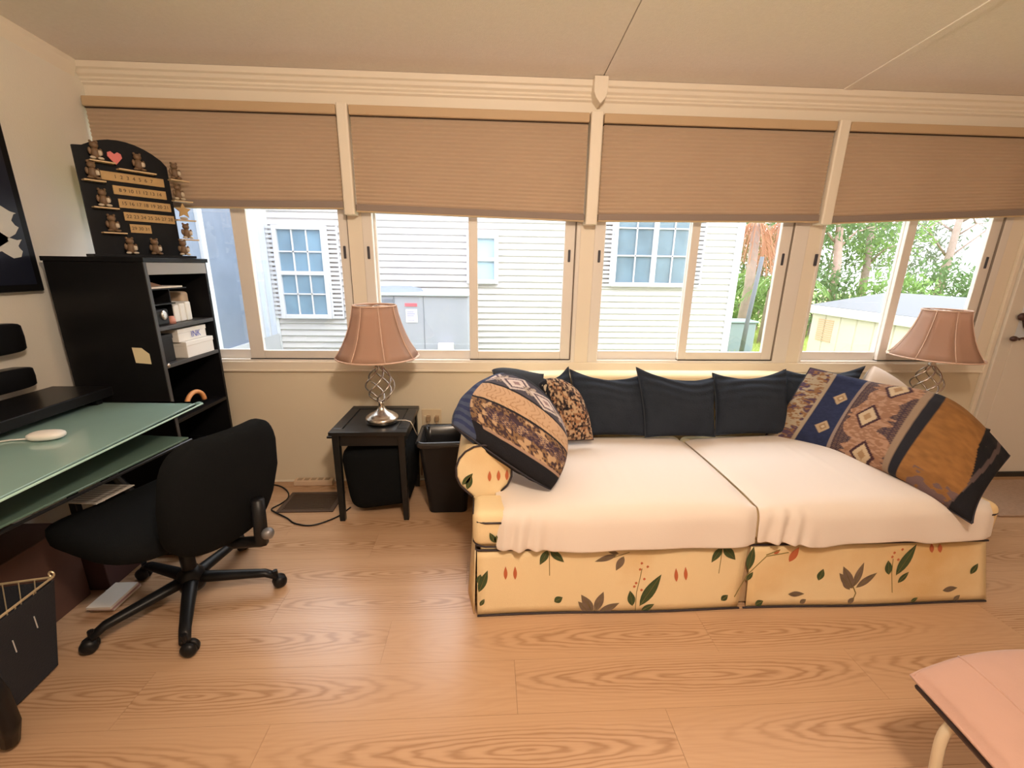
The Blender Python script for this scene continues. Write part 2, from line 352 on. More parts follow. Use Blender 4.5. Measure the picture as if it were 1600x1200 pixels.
# ------------------------------------------------------------------ blinds
BL = [(-1.985, -.772, 1.618, 1.632), (-.708, .522, 1.620, 1.594), (.598, 1.862, 1.596, 1.616), (1.937, 3.09, 1.609, 1.672)]
BT = ['widest tan pleated blind behind the black bookcase at left end', 'tan pleated blind on the window behind the nickel lamp by the bin',
      'tan pleated blind right of the corbel, over the two-leaf white house window', 'tan pleated blind on the garden window beside the door']
for i, (x0, x1, zl, zr) in enumerate(BL):
    b = root('window_blind', ((x0+x1)/2, D-.04, 2.13), BT[i], 'blind', 'pleated blinds over the windows')
    part('headrail', MB().box(x0, x1, D-.072, D-.024, 2.074, 2.120), blindrail, b, bevel=.006)
    part('rail_gap', MB().box(x0+.003, x1-.003, D-.062, D-.03, 2.069, 2.0745), mat('gap_brown', (.06, .035, .02), .9), b)
    n = 22; rows = []
    for side in (0, 1):
        rr = []
        for k in range(2*n+1):
            f = k/(2*n)
            r = []
            for xx in (x0+.004, (x0+x1)/2, x1-.004):
                t = (xx-x0)/(x1-x0); zb = zl+(zr-zl)*t+.035
                off = .0055 if k % 2 == 0 else 0
                yy = (D-.060+off) if side == 0 else (D-.034-off)
                r.append((xx, yy, 2.071+(zb-2.071)*f))
            rr.append(r)
        rows.append(rr)
    allr = rows[0] + rows[1][::-1]
    part('pleated_fabric', MB().grid(allr, cu=True), blindm, b)
    mb = MB(); h = .036
    mb.add([(x0, D-.064, zl), (x1, D-.064, zr), (x1, D-.030, zr), (x0, D-.030, zl), (x0, D-.064, zl+h), (x1, D-.064, zr+h), (x1, D-.030, zr+h), (x0, D-.030, zl+h)],
           [(0,3,2,1),(4,5,6,7),(0,1,5,4),(1,2,6,5),(2,3,7,6),(3,0,4,7)])
    part('bottom_rail', mb, mat('blind_bottom_rail', (.30, .24, .21), .7, spec=.2), b, bevel=.005)
    mb = MB(); mb.add([(x0+.002, D-.066, zl-.004), (x1-.002, D-.066, zr-.004), (x1-.002, D-.028, zr-.004), (x0+.002, D-.028, zl-.004), (x0+.002, D-.066, zl+.002), (x1-.002, D-.066, zr+.002), (x1-.002, D-.028, zr+.002), (x0+.002, D-.028, zl+.002)],
           [(0,3,2,1),(4,5,6,7),(0,1,5,4),(1,2,6,5),(2,3,7,6),(3,0,4,7)])
    part('rail_lip', mb, blindrail, b)

# ------------------------------------------------------------------ door at the right end of the window wall
dr = root('door_1', (3.65, D, 0), kind='structure')
dm = mat('door_paint', (.76, .71, .64), .5)
mb = MB(); mb.box(3.215, 3.30, D-.035, D-.003, .03, 2.05); mb.box(3.30, 4.05, D-.035, D-.003, .03, .95); mb.box(3.30, 4.05, D-.035, D-.003, 1.95, 2.05); mb.box(4.05, 4.13, D-.035, D-.003, .03, 2.05)
part('door_slab', mb, dm, dr, bevel=.004)
part('door_casing', MB().box(3.185, 3.212, D-.020, D-.001, 0, 2.09).box(4.133, 4.165, D-.02, D-.001, 0, 2.09).box(3.212, 4.133, D-.02, D-.001, 2.055, 2.09), trimm, dr, bevel=.003)
part('threshold', MB().box(3.19, 4.16, D-.05, D-.003, .0, .028), mat('threshold_dark', (.03, .025, .02), .6), dr)
part('glass', MB().box(3.30, 4.05, D-.022, D-.018, .95, 1.95), mat('daylit_curtain', (.80, .86, .95), .6), dr)
cr = root('curtain_rod', (3.3, D-.06, .99), 'dark twisted curtain rod with a round knob end low on the door', 'curtain rod')
mb = MB(); mb.tube([(3.27+.01*k, D-.065+.004*math.cos(k*1.6), .957+.004*math.sin(k*1.6)) for k in range(0, 62)], .007, 6); part('rod', mb, mat('bronze', (.10, .055, .05), .4, metal=.6), cr, smooth=True)
part('finial', MB().sell((3.262, D-.065, .957), (.022, .017, .017), 1, 1, 8, 12), mat('bronze'), cr, smooth=True)
part('holdback', MB().sell((3.285, D-.055, 1.092), (.024, .018, .024), 1, 1, 8, 12).tube([(3.285, D-.055, 1.092), (3.285, D-.034, 1.092)], .008), mat('bronze'), cr, smooth=True)
part('chain', MB().tube([(3.31, D-.05, 1.075), (3.33, D-.055, 1.03), (3.36, D-.055, 1.0), (3.42, D-.055, .985), (3.50, D-.055, 1.0)], [.010, .013, .010, .013, .010], 6), mat('bronze'), cr, smooth=True)
part('door_mat', MB().box(2.92, 4.2, 2.04, 2.46, 0.001, .012), mat('mat_tan', (.42, .29, .21), .95, noise=(60, .2), bump=(200, .6)), label='tan doormat on the floor before the door', cat='doormat', bevel=.004)
# ================================================================== NEIGHBOUR HOUSE
YH = 5.5; GZ = -.55
house = root('neighbour_house', (0, YH, GZ), 'white lap-sided house seen through the first three windows', 'house')
side = mat('vinyl_siding', (.55, .53, .535), .6)
sidew = mat('house_trim', (.58, .59, .63), .5)
part('wall', MB().box(-2.62, 3.08, YH+.012, YH+.3, GZ, 2.75), side, house)
sh = .0765; z = GZ+.02; sm = None
while z < 2.70:
    if sm is None:
        o = part('siding_board', MB().prism([(0, .0), (-.008, .0), (-.028, .011), (-.006, sh), (0, sh)], 0, -2.62, 3.08), side, house, loc=(0, 0, 0)); sm = o.data
    else:
        o = bpy.data.objects.new('siding_board', sm); COL.objects.link(o); o.parent = house
    o.location = (0, .012, z-GZ); z += sh
part('corner_post', MB().box(3.06, 3.15, YH-.02, YH+.3, GZ, 2.75), sidew, house, bevel=.005)
part('corner_post', MB().box(-2.66, -2.58, YH-.02, YH+.1, GZ, 2.75), sidew, house, bevel=.005)
part('roof', MB().add([(-3.0, YH-.35, 2.72), (3.5, YH-.35, 2.72), (3.5, YH+4.5, 3.6), (-3.0, YH+4.5, 3.6), (-3.0, YH-.35, 2.84), (3.5, YH-.35, 2.84), (3.5, YH+4.5, 3.75), (-3.0, YH+4.5, 3.75)],
     [(0,3,2,1),(4,5,6,7),(0,1,5,4),(1,2,6,5),(2,3,7,6),(3,0,4,7)]), mat('roof_shingle_grey', (.35, .34, .33), .9), house)
part('end_wall', MB().box(3.08, 3.14, YH+.3, YH+4.3, GZ, 2.75), side, house)
hglass = mat('house_glass', (.15, .27, .38), .1, spec=.8, noise=(4, .35))
hglassd = mat('house_glass_dark', (.13, .20, .26), .08, spec=.8, noise=(5, .4))
def house_window(x0, x1, z0, z1, nx, ny, split=None, gm=hglass, fr=.05, trim=.09, dentil=False):
    wdw = part('window', ring(MB(), x0-fr, x1+fr, z0-fr, z1+fr, x0, x1, z0, z1, YH-.075, YH), sidew, house, bevel=.004)
    part('pane', MB().box(x0, x1, YH-.040, YH-.036, z0, z1), gm, wdw)
    mb = MB()
    if split == 'h': mb.box(x0, x1, YH-.07, YH-.042, (z0+z1)/2-.022, (z0+z1)/2+.022)
    if split == 'v': mb.box((x0+x1)/2-.03, (x0+x1)/2+.03, YH-.07, YH-.042, z0, z1)
    for k in range(1, nx): mb.box(x0+(x1-x0)*k/nx-.008, x0+(x1-x0)*k/nx+.008, YH-.06, YH-.042, z0, z1)
    for k in range(1, ny): mb.box(x0, x1, YH-.06, YH-.042, z0+(z1-z0)*k/ny-.008, z0+(z1-z0)*k/ny+.008)
    part('muntin', mb, sidew, wdw)
    for q in (x0-fr-trim, x1+fr):
        mb = MB()
        if dentil:
            zz = z0-fr
            while zz < z1+fr:
                mb.box(q+.015, q+trim-.015, YH-.038, YH-.022, zz, zz+.030); zz += .052
            mb.box(q, q+.018, YH-.042, YH-.022, z0-fr, z1+fr); mb.box(q+trim-.018, q+trim, YH-.042, YH-.022, z0-fr, z1+fr)
        if mb.v: part('shutter', mb, sidew, house, kind='stuff')
house_window(-2.47, -1.97, .74, 1.72, 3, 4, 'h', dentil=True, trim=.14)
house_window(-.22, .062, 1.182, 1.66, 1, 1, 'h', gm=mat('house_glass_pale', (.34, .50, .62), .1, spec=.8, noise=(4, .2)), trim=0)
house_window(1.56, 2.49, 1.17, 2.13, 4, 3, 'v', gm=hglassd, dentil=True, trim=.12)
# curtains seen in the left-hand window
# wing of the same house, glazed, running toward us
wing = root('screened_porch', (-2.62, 4.4, GZ), 'white framed porch with grey-blue glazed side, left of the house', 'porch')
wx = -2.60
part('low_wall', MB().box(wx-.06, wx, 3.05, YH-.03, GZ, .50), sidew, wing)
part('roof', MB().box(wx-1.6, wx+.2, 3.0, YH-.03, 2.5, 2.6), sidew, wing)
pg = mat('porch_screen', (.20, .24, .32), .3, noise=(3, .25))
ys = [3.05, 3.65, 4.28, 5.02]
for a, b in zip(ys[:-1], ys[1:]): part('glazing_panel', MB().box(wx-.035, wx-.025, a+.03, b-.03, .50, 2.5), pg, wing)
for a in ys: part('post', MB().box(wx-.06, wx+.01, a-.03, a+.03, .50, 2.5), sidew, wing, bevel=.004)
part('end_panel', MB().box(wx-.05, wx, 5.05, 5.44, .50, 2.5), mat('porch_end', (.62, .68, .82), .5), wing)
for a in (5.12, 5.26): part('post', MB().box(wx-.05, wx+.015, a-.012, a+.012, .50, 2.5), sidew, wing)

# ------------------------------------------------------------------ air conditioner
ac = root('air_conditioner', (-.7, 4.6, GZ), 'grey packaged air conditioner standing against the white house', 'air conditioner')
acm = mat('ac_paint', (.30, .33, .40), .5, noise=(6, .05)); acd = mat('ac_coil', (.16, .19, .24), .7)
part('cabinet', MB().box(-1.35, -.205, 4.3, 5.25, GZ, 1.055), acm, ac, bevel=.01)
part('lid', MB().box(-1.37, -.19, 4.28, 5.27, 1.055, 1.075), mat('ac_lid', (.38, .42, .48), .5), ac, bevel=.006)
part('fan_guard', MB().lathe((-1.0, 4.75, 1.075), [(.001, .045), (.2, .045), (.27, .03), (.30, 0)], 24), acd, ac, smooth=True)
cg = part('coil_grille', MB().box(-1.33, -.93, 4.294, 4.30, .2, 1.02), acd, ac)
mb = MB()
for k in range(20): mb.box(-1.33, -.93, 4.288, 4.296, .22+.04*k, .228+.04*k)
part('louvre', mb, acm, cg, kind='stuff')
part('corner_trim', MB().box(-.925, -.915, 4.294, 4.302, 0, 1.05).box(-.64, -.635, 4.296, 4.302, 0, 1.05), acd, ac)
part('sticker', MB().box(-.815, -.70, 4.2935, 4.299, .955, .985), mat('sticker_red', (.75, .12, .16), .5), ac, label='red warning sticker')
part('sticker', MB().box(-.81, -.70, 4.2935, 4.299, .80, .925), whitecard, ac, label='white rating sticker')
mb = MB()
for k in range(5): mb.box(-.80, -.73+.01*(k % 2), 4.2925, 4.2934, .82+.02*k, .825+.02*k)
part('sticker_print', mb, ink, ac, kind='stuff')
part('disconnect_box', MB().box(-.50, -.35, 4.22, 4.298, .50, .60), whitepl, ac, bevel=.004)

# ------------------------------------------------------------------ shed
shed = root('garden_shed', (5.3, 5.3, GZ), 'low cream panelled shed with grey roof outside the garden window', 'shed')
shm = mat('shed_panel', (.60, .56, .47), .6); shx = 4.66
part('body', MB().box(shx+.02, shx+2.2, 4.45, 6.02, GZ, .80), shm, shed)
yy = 4.47
while yy < 6.0:
    part('wall_panel', MB().prism([(shx+.019, yy), (shx-.004, yy+.012), (shx-.004, yy+.25), (shx+.019, yy+.262)], 2, GZ, .78), shm, shed); yy += .262
yy = shx+.05
while yy < shx+2.1:
    part('wall_panel', MB().prism([(yy, 4.449), (yy+.012, 4.43), (yy+.25, 4.43), (yy+.262, 4.449)], 2, GZ, .78), shm, shed); yy += .262
mb = MB()
for k in range(11): mb.box(shx-.012, shx+.0, 5.62, 5.90, .40+.028*k, .415+.028*k)
part('vent', mb, mat('vent_tan', (.62, .42, .26), .6), shed)
part('fascia', MB().box(shx-.05, shx-.03, 4.38, 6.08, .76, .87).box(shx-.05, shx+2.25, 4.37, 4.39, .76, .87), mat('shed_fascia', (.60, .59, .54), .5), shed, bevel=.004)
part('roof', MB().add([(shx-.03, 4.39, .86), (shx+2.25, 4.39, .86), (shx+2.25, 6.08, .86), (shx-.03, 6.08, .86), (shx-.03, 4.39, .875), (shx+1.1, 4.39, 1.06), (shx+2.25, 4.39, .875), (shx-.03, 6.08, .875), (shx+1.1, 6.08, 1.06), (shx+2.25, 6.08, .875)],
     [(0,1,2,3),(4,5,8,7),(5,6,9,8),(0,4,5,6,1),(3,2,9,8,7),(0,3,7,4),(1,6,9,2)]), mat('shed_roof', (.085, .092, .105), .7), shed)

# ------------------------------------------------------------------ ground and plants
part('ground', MB().box(-12, 30, D+.15, 40, GZ-.1, GZ), mat('lawn', (.26, .33, .08), .9, noise=(1.5, .4), bump=(60, .5)), kind='structure')
part('grass', (lambda mb: [mb.add([(x, y, GZ), (x+.03, y, GZ), (x+.015+random.uniform(-.04, .04), y+.02, GZ+random.uniform(.05, .14))], [(0,1,2)]) for x, y in ((random.uniform(5, 15), random.uniform(9, 14)) for _ in range(9000))] and mb)(MB()), mat('grass_blade', (.33, .40, .09), .8, transl=.3), kind='stuff', label='bright green lawn behind the house', cat='lawn')
def leafcloud(mb, c, r, n, s=.12, droop=.3):
    for _ in range(n):
        v = Vector((random.gauss(0, 1), random.gauss(0, 1), random.gauss(0, 1))).normalized()*random.uniform(.45, 1)
        p = Vector(c)+Vector((v.x*r[0], v.y*r[1], v.z*r[2]))
        a = Vector((random.uniform(-1, 1), random.uniform(-1, 1), random.uniform(-.8, .5)-droop)).normalized(); bb = a.cross(Vector((random.random(), random.random(), 1))).normalized()
        L = s*random.uniform(.6, 1.3); W = L*.28
        mb.add([p-a*L, p+bb*W, p+a*L, p-bb*W], [(0,1,2,3)])
    return mb
lgs = [mat('foliage_mid', (.12, .20, .08), .7, noise=(2, .35), transl=.35), mat('foliage_bright', (.20, .32, .10), .7, noise=(2, .3), transl=.4), mat('foliage_grey', (.18, .22, .16), .8, noise=(2, .3), transl=.3)]
bark = mat('bark', (.30, .22, .19), .9, noise=(8, .3), bump=(20, .5)); barkp = mat('bark_pinkish', (.42, .28, .24), .9, noise=(8, .3))
trees = [ # x, y, trunk height, crown centre z, crown radii, foliage, bark, label, name
 (10.6, 13.0, 5.5, 3.4, (1.6, 1.2, 1.5), 0, barkp, 'pinkish thick-trunked tree at the left of the garden window', 'broad'),
 (12.8, 14.5, 5.0, 2.6, (1.8, 1.4, 1.3), 1, bark, 'bright green tree left of the middle bar of the garden window', 'broad'),
 (19.2, 15.5, 6.0, 3.6, (1.8, 1.6, 1.6), 2, bark, 'grey leaning tree with bare branches behind the right lamp', 'bare'),
 (16.0, 15.0, 6.5, 5.6, (1.0, 1.0, .8), 2, bark, 'bare forked tree against the sky right of the window bar', 'bare'),
 (8.6, 14.0, 4.6, 2.4, (1.2, 1.2, 1.8), 0, bark, 'green tree beyond the end of the white house', 'broad')]
for (x, y, th, cz, cr_, fi, bk, lb, kd) in trees:
    t = root('tree', (x, y, GZ), lb, 'tree', 'trees behind the garden')
    lean = random.uniform(-.5, .5)
    mb = MB().tube([(x, y, GZ), (x+lean*.3, y, GZ+th*.4), (x+lean, y+.2, GZ+th)], [.15, .11, .05], 8)
    part('trunk', mb, bk, t, smooth=True)
    mb = MB()
    for k in range(16 if kd == 'bare' else 9):
        h0 = random.uniform(.35, 1); a = random.uniform(0, 2*PI); L = random.uniform(1, 2.2)
        q = Vector((x+lean*h0, y+.1, GZ+th*h0)); e = q+Vector((math.cos(a)*L, math.sin(a)*L*.6, L*random.uniform(.1, .8))); mid = (q+e)/2+Vector((0, 0, .2))
        mb.tube([q, mid, e], [.04, .028, .01], 5); e2 = mid+Vector((random.uniform(-.8, .8), .2, random.uniform(.1, .9))); mb.tube([mid, (mid+e2)/2+Vector((.1, 0, 0)), e2], [.03, .02, .008], 4)
    part('branches', mb, bk, t, smooth=True, kind='stuff')
    part('foliage', leafcloud(MB(), (x, y, cz), cr_, 1100 if kd == 'broad' else 500, .13), lgs[fi], t, kind='stuff')
bushes = [(7.0, 12.0, .45, (.9, .7, .9), 1), (9.4, 12.2, .5, (1.2, .8, 1.1), 0), (11.3, 11.8, .5, (1.3, .9, 1.0), 1), (13.2, 12.3, .6, (1.4, .9, 1.2), 0), (15.2, 12.2, .5, (1.4, .9, 1.2), 1), (17.4, 12.8, .6, (1.5, .9, 1.4), 2), (20, 13.5, .8, (1.8, 1., 1.6), 0), (8.4, 13.2, 1.4, (1.1, .8, 1.3), 0),(11.8, 15, 2.2, (2.0, .8, 1.4), 0),(15.5, 16, 2.2, (2.4, .8, 1.3), 2)]
BN = ['bright low bush at the house corner', 'dark green bush next to the utility box', 'yellow-green bush behind the shed roof', 'mid green bush left of the window bar, behind the shed', 'bright bush right of the window bar', 'greyish bush behind the right lampshade', 'tall bush at the right edge of the garden window', 'round bush under the dead palm fronds', 'wide dark shrub behind the pinkish trunk', 'pale grey shrub under the forked bare tree']
for (x, y, cz, r, fi), lb in zip(bushes, BN):
    b = root('bush', (x, y, GZ), lb, 'bush', 'bushes behind the garden')
    part('foliage', leafcloud(MB(), (x, y, cz), r, 1500, .11), lgs[fi], b, kind='stuff')
    part('stem', MB().tube([(x, y, GZ), (x+.05, y, cz)], [.05, .03], 6), bark, b)
def palm(x, y, h, lb, dead, n=22, L=1.1):
    t = root('palm_tree', (x, y, GZ), lb, 'palm tree', 'palms past the end of the house')
    part('trunk', MB().tube([(x, y, GZ), (x+.05, y, GZ+h*.5), (x, y, GZ+h)], [.14, .11, .10], 10), bark, t, smooth=True)
    mb = MB()
    for k in range(n):
        a = 2*PI*k/n+random.uniform(-.2, .2); dn = dead; e0 = random.uniform(.1, .6) if not dn else random.uniform(-.7, -.1)
        d = Vector((math.cos(a), math.sin(a), 0)); pts = []
        for q in range(7):
            f = q/6; pts.append(Vector((x, y, GZ+h))+d*L*f*(1 if not dn else .55)+Vector((0, 0, e0*L*f-L*(.9 if dn else .7)*f*f)))
        mb.tube(pts, .012, 4); sdir = d.cross(Vector((0, 0, 1)))
        for q in range(2, 7):
            for sgn in (-1, 1):
                for jj in (0, .5):
                    p = pts[q]*(1-jj)+pts[q-1]*jj; w_ = sdir*sgn*.3*L*.8*random.uniform(.5, 1)+Vector((0, 0, -.3*L*random.uniform(.5, 1.2)))+d*.12
                    mb.add([p, p+w_*.5+Vector((0, 0, .012)), p+w_, p+w_*.5-d*.012], [(0,1,2,3)])
    part('fronds', mb, mat('dead_frond', (.45, .22, .13), .8, noise=(5, .3), transl=.3) if dead else lgs[1], t, kind='stuff')
palm(6.35, 10.6, 3.1, 'palm with hanging orange dead fronds beside the house corner', True, 22, .85)
palm(7.25, 11.0, 3.2, 'second orange dead-fronded palm near the window edge', True, 22, .85)
palm(7.0, 10.3, 1.7, 'small green palm under the dead fronds', False, 16, .9)
bpy.data.objects['palm_tree'].update_tag()
ub = root('utility_box', (5.85, 9.7, GZ), 'blue-grey utility box on the lawn at the house corner', 'utility box')
part('box', MB().box(5.50, 6.12, 9.6, 10.1, GZ, .16), mat('utility_paint', (.20, .25, .28), .5), ub, bevel=.03)
part('cap', MB().box(5.46, 6.16, 9.56, 10.14, .16, .21), mat('utility_paint'), ub, bevel=.02)
part('fence_post', MB().tube([(5.42, 8.9, GZ), (5.46, 8.9, .3), (5.56, 8.9, 1.6)], [.05, .045, .04], 8), mat('post_dark', (.12, .13, .15), .8), label='thin dark post standing in front of the utility box', cat='post', smooth=True)

# ================================================================== SOFA
def skirtY(x, z): return 1.424 + .022*z/.29 + .004*math.sin(7*x)*(1-z/.29)
sofa = root('sofa', (1.0, 1.95, 0), 'long cream sofa with leaf print skirt under the windows', 'sofa')
SX0, SX1 = -.046, 2.05
part('base', MB().box(SX0+.012, SX1, 1.46, 2.42, .035, .30), cream, sofa, bevel=.015)
def skirt(x0, x1, fl, fr_):
    rows = []
    for k in range(9):
        z = .003+(.285-.003)*k/8; r = []
        for j in range(31):
            t = j/30; x = x0+(x1-x0)*t + (fr_*t-fl*(1-t))*(1-k/8)
            r.append((x, skirtY(x, z), z))
        rows.append(r)
    return MB().grid(rows)
s1 = part('skirt_panel', skirt(SX0, 1.035, 0, -.012), cream, sofa, smooth=True, solid=.003, label='left front skirt panel with leaf print')
s2 = part('skirt_panel', skirt(1.047, 2.045, -.012, .07), cream, sofa, smooth=True, solid=.003, label='right front skirt panel with leaf print')
# left side skirt and kick pleat
rows = []
for k in range(5):
    z = .003+.282*k/4; rows.append([(SX0-.006-.035*(1-k/4)*(1 if 0 < j else .2), 1.432+j*.122, z) for j in range(9)])
part('side_skirt', MB().grid(rows), cream, sofa, smooth=True, solid=.003)
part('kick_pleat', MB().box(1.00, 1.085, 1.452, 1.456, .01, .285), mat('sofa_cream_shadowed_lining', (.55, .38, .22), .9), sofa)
mb = MB(); mb.tube([(SX0-.004, 2.3, .289), (SX0-.004, 1.45, .289), (SX0+.004, skirtY(SX0, .29)-.004, .289)]+[(x, skirtY(x, .29)-.004, .289) for x in np.linspace(.05, SX1, 30)], .0045, 6)
part('deck_piping', mb, piping, sofa, smooth=True)
for a, b, f in ((SX0, 1.028, 0), (1.045, 2.11, .07)):
    part('hem_piping', MB().tube([(x, skirtY(x, .004)-.004, .005) for x in np.linspace(a, b, 24)], .004, 6), piping, sofa, smooth=True)
# back
part('backrest', MB().sell((1.0, 2.40, .50), (1.08, .085, .265), .35, .18, 14, 40), cream, sofa, smooth=True)
# arms: a roll over a slab, front panel with piping
def arm(cx, s, ya=1.60):
    prof = []
    r = .115; cz = .545
    # outline of the front (x offset outward = -s)
    pts = [(s*.075, .30)]
    for k in range(15):
        a = math.radians(-52+ (284)*k/14); pts.append((s*math.cos(a)*r, cz+math.sin(a)*r))
    pts += [(-s*.045, .43), (-s*.045, .30)]
    a = part('arm', MB().prism([(cx+p[0], p[1]) for p in pts], 1, ya, 2.36), cream, sofa, bevel=.012, seg=3)
    loop = [(cx+p[0]*.99, ya-.002, p[1]) for p in pts[1:-1]]
    part('piping', MB().tube(loop, .0042, 6), piping, a, smooth=True)
    return a
armL = arm(-.020, 1); armR = arm(2.055, -1, 1.72)
# T cushions (floral) and the sheets over them
def tcush(x0, x1, lft, lbl):
    poly = [(x0, 1.44), (x1, 1.44), (x1, 2.20), (x0, 2.20)]
    if lft == 1: poly = [(x0, 1.435), (x1, 1.435), (x1, 2.20), (x0+.155, 2.20), (x0+.155, 1.592), (x0, 1.592)]
    if lft == -1: poly = [(x0, 1.435), (x1, 1.435), (x1, 1.592), (x1-.15, 1.592), (x1-.15, 2.20), (x0, 2.20)]
    c = part('seat_cushion', MB().prism(poly, 2, .302, .455), cream, sofa, bevel=.035, seg=5, label=lbl, smooth=True)
    x0b, x1b = x0+.01, x1-.01
    for z in (.445, .312):
        if lft == 1: pp = [(x0b-.008, 1.58, z), (x0b-.006, 1.47, z), (x0b+.01, 1.441, z)]+[(x, 1.434, z-.002) for x in np.linspace(x0b+.04, x0b+.10, 3)]
        else: pp = [(x, 1.434, z-.002) for x in np.linspace(x1b-.06, x1b-.03, 3)]+[(x1b-.01, 1.441, z), (x1b+.006, 1.47, z), (x1b+.008, 1.58, z)]
        if z > .4: pp = [(a, b, z-.03 if b < 1.45 else z-.01) for a, b, z in pp]
        part('piping', MB().tube(pp, .004, 6), piping, c, smooth=True)
    return c
tcush(-.063, 1.048, 1, 'left T-shaped seat cushion in leaf print fabric'); tcush(1.053, 2.066, -1, 'right T-shaped seat cushion in leaf print fabric')
def sheet(x0, x1, name, label, seed, lw, rw, hem):
    r = np.random.default_rng(seed); rows = []
    ph = r.uniform(0, 6, 12)
    path = [(2.13, .461), (2.05, .466), (1.9, .470), (1.75, .472), (1.6, .471), (1.52, .469), (1.47, .463), (1.445, .453), (1.430, .437), (1.423, .415), (1.421, .39), (1.419, .36), (1.417, .33), (1.415, .303)]
    n = 90
    for i, (yy, zz) in enumerate(path):
        row = []
        for j in range(n+1):
            t = j/n; x = x0+(x1-x0)*t
            dz = .006*math.sin(3*x+ph[0]+2*yy)+.004*math.sin(7*x+5*yy+ph[1])
            edge = math.exp(-(t/.035)**2)*lw + math.exp(-((1-t)/.035)**2)*rw
            if i < 7: yo, zo = 0, dz*.6+.010*math.sin(PI*t)-edge*.022
            else:
                f = (i-7)/6
                drape = math.exp(-((t-.10)/.09)**2)*(.011*math.sin(x*95+ph[2]+1.5*f)) if lw > 0 else math.exp(-((1-t)/.1)**2)*.004*math.sin(x*80+f)
                yo = -.004*f*math.sin(9*x+ph[3]) - .003*math.sin(21*x+ph[4])*f + edge*.02 + drape*(.3+f) - .005*f
                zo = -(hem(x))*f + dz*.2
                zo += .003*math.sin(13*x)*f
            # long diagonal folds on the top
            if i < 7:
                zo += .005*math.exp(-(((x-x0-.42)-(2.0-yy)*.35)/.018)**2)*(1 if lw > 0 else 0)*math.exp(-((yy-1.75)/.2)**2)
            row.append((x, yy+yo, zz+zo))
        rows.append(row)
    mb = MB(); mb.grid(rows)
    return part(name, mb, sheetm, loc=((x0+x1)/2, 1.75, .46), smooth=True, solid=.004, sub=1, label=label, cat='sheet', group='white sheets over the seat cushions')
sheet(.027, 1.0495, 'white_sheet', 'white sheet spread over the left seat cushion, folds at its front left corner', 3, 1, 1, lambda x: .004)
sheet(1.0525, 2.038, 'white_sheet', 'white sheet spread over the right seat cushion, hem rippling over the skirt', 5, 0.6, 1, lambda x: .012*math.exp(-((x-1.30)/.07)**2)+.010*math.exp(-((x-1.76)/.05)**2)-.006)

# ---- leaf print on the sofa
def leafpoly(a, b, wd, surf, off=.0016, n=8):
    """pointed leaf between two points of the front plane, given as (x,z)"""
    ax, az = a; bx, bz = b; L = math.hypot(bx-ax, bz-az); nx, nz = -(bz-az)/L, (bx-ax)/L; lo_, hi = [], []
    for k in range(n+1):
        t = k/n; h = wd/2*math.sin(PI*t**.85)
        lo_.append((ax+(bx-ax)*t+nx*h, az+(bz-az)*t+nz*h)); hi.append((ax+(bx-ax)*t-nx*h, az+(bz-az)*t-nz*h))
    ring_ = lo_+hi[::-1][1:-1]
    return [(x, surf(x, z)-off, z) for x, z in ring_]
def px(x, y, Y=1.43): p = P(x, y, Y=Y); return (p.x, p.z)
surf = lambda x, z: skirtY(x, z)-.0016
prints = {'g': MB(), 'b': MB(), 'r': MB(), 's': MB()}
def leaf(k, x0, y0, x1, y1, wpx, sf=surf, Y=1.43, off=.0012):
    a, b = px(x0, y0, Y), px(x1, y1, Y); L = math.hypot(x1-x0, y1-y0); wd = wpx*math.hypot(b[0]-a[0], b[1]-a[1])/L
    v = leafpoly(a, b, wd, sf, off); prints[k].add(v, [tuple(range(len(v)))])
    if k in 'gb' and wpx > 5: # midrib
        m = [(a[0]+(b[0]-a[0])*t, a[1]+(b[1]-a[1])*t) for t in (0, .5, .92)]
        prints['s'].tube([(x, sf(x, z)-off-.0004, z) for x, z in m], .0008, 4)
def stem(pts, sf=surf, Y=1.43, r=.0014):
    q = [px(*p, Y) for p in pts]; prints['s'].tube([(x, sf(x, z)-.0008, z) for x, z in q], r, 4)
def berry(x, y, r=2.2, k='r'): leaf(k, x-r, y, x+r, y, 2*r)
def sprig(x, y): # stem with a pair of hanging leaves
    leaf('g', x+2, y-3, x-11, y+19, 11); leaf('g', x+5, y-3, x+27, y+15, 11); stem([(x+4, y-2), (x+4, y+35)])
sprig(855, 866)
leaf('g', 1131, 858, 1113, 881, 12); leaf('g', 1133, 857, 1151, 877, 12); stem([(1132, 858), (1124, 897)])
leaf('b', 965, 870, 930, 880, 10); leaf('b', 976, 872, 963, 893, 11); stem([(985, 866), (960, 874)]); leaf('b', 968, 868, 950, 864, 6)
for d in ((907, 937, 903, 944), (940, 960, 908, 928), (930, 956, 944, 923), (935, 957, 966, 939), (928, 957, 902, 937), (934, 957, 957, 945)):
    pass
for (a, b, c, d, w_) in ((921, 956, 903, 939, 10), (926, 954, 908, 929, 12), (929, 953, 943, 924, 12), (934, 955, 967, 940, 12), (925, 956, 917, 936, 8)): leaf('b', a, b, c, d, w_)
leaf('g', 998, 944, 1034, 898, 17); leaf('g', 987, 944, 984, 922, 10); leaf('g', 1000, 951, 1021, 941, 10); stem([(991, 953), (994, 925), (1000, 905), (1004, 890)])
for x, y in ((1004, 882), (1013, 887), (1001, 891), (994, 911), (991, 916), (1007, 905), (1002, 921)): berry(x, y)
leaf('g', 866, 940, 879, 933, 12); leaf('g', 1126, 937, 1137, 929, 11)
for x, y in ((790, 897), (805, 897), (1057, 899), (1072, 897)): leaf('r', x, y+10, x, y-10, 5)
leaf('g', 748, 925, 762, 893, 11); leaf('g', 747, 912, 751, 899, 8); leaf('g', 750, 945, 757, 935, 6)
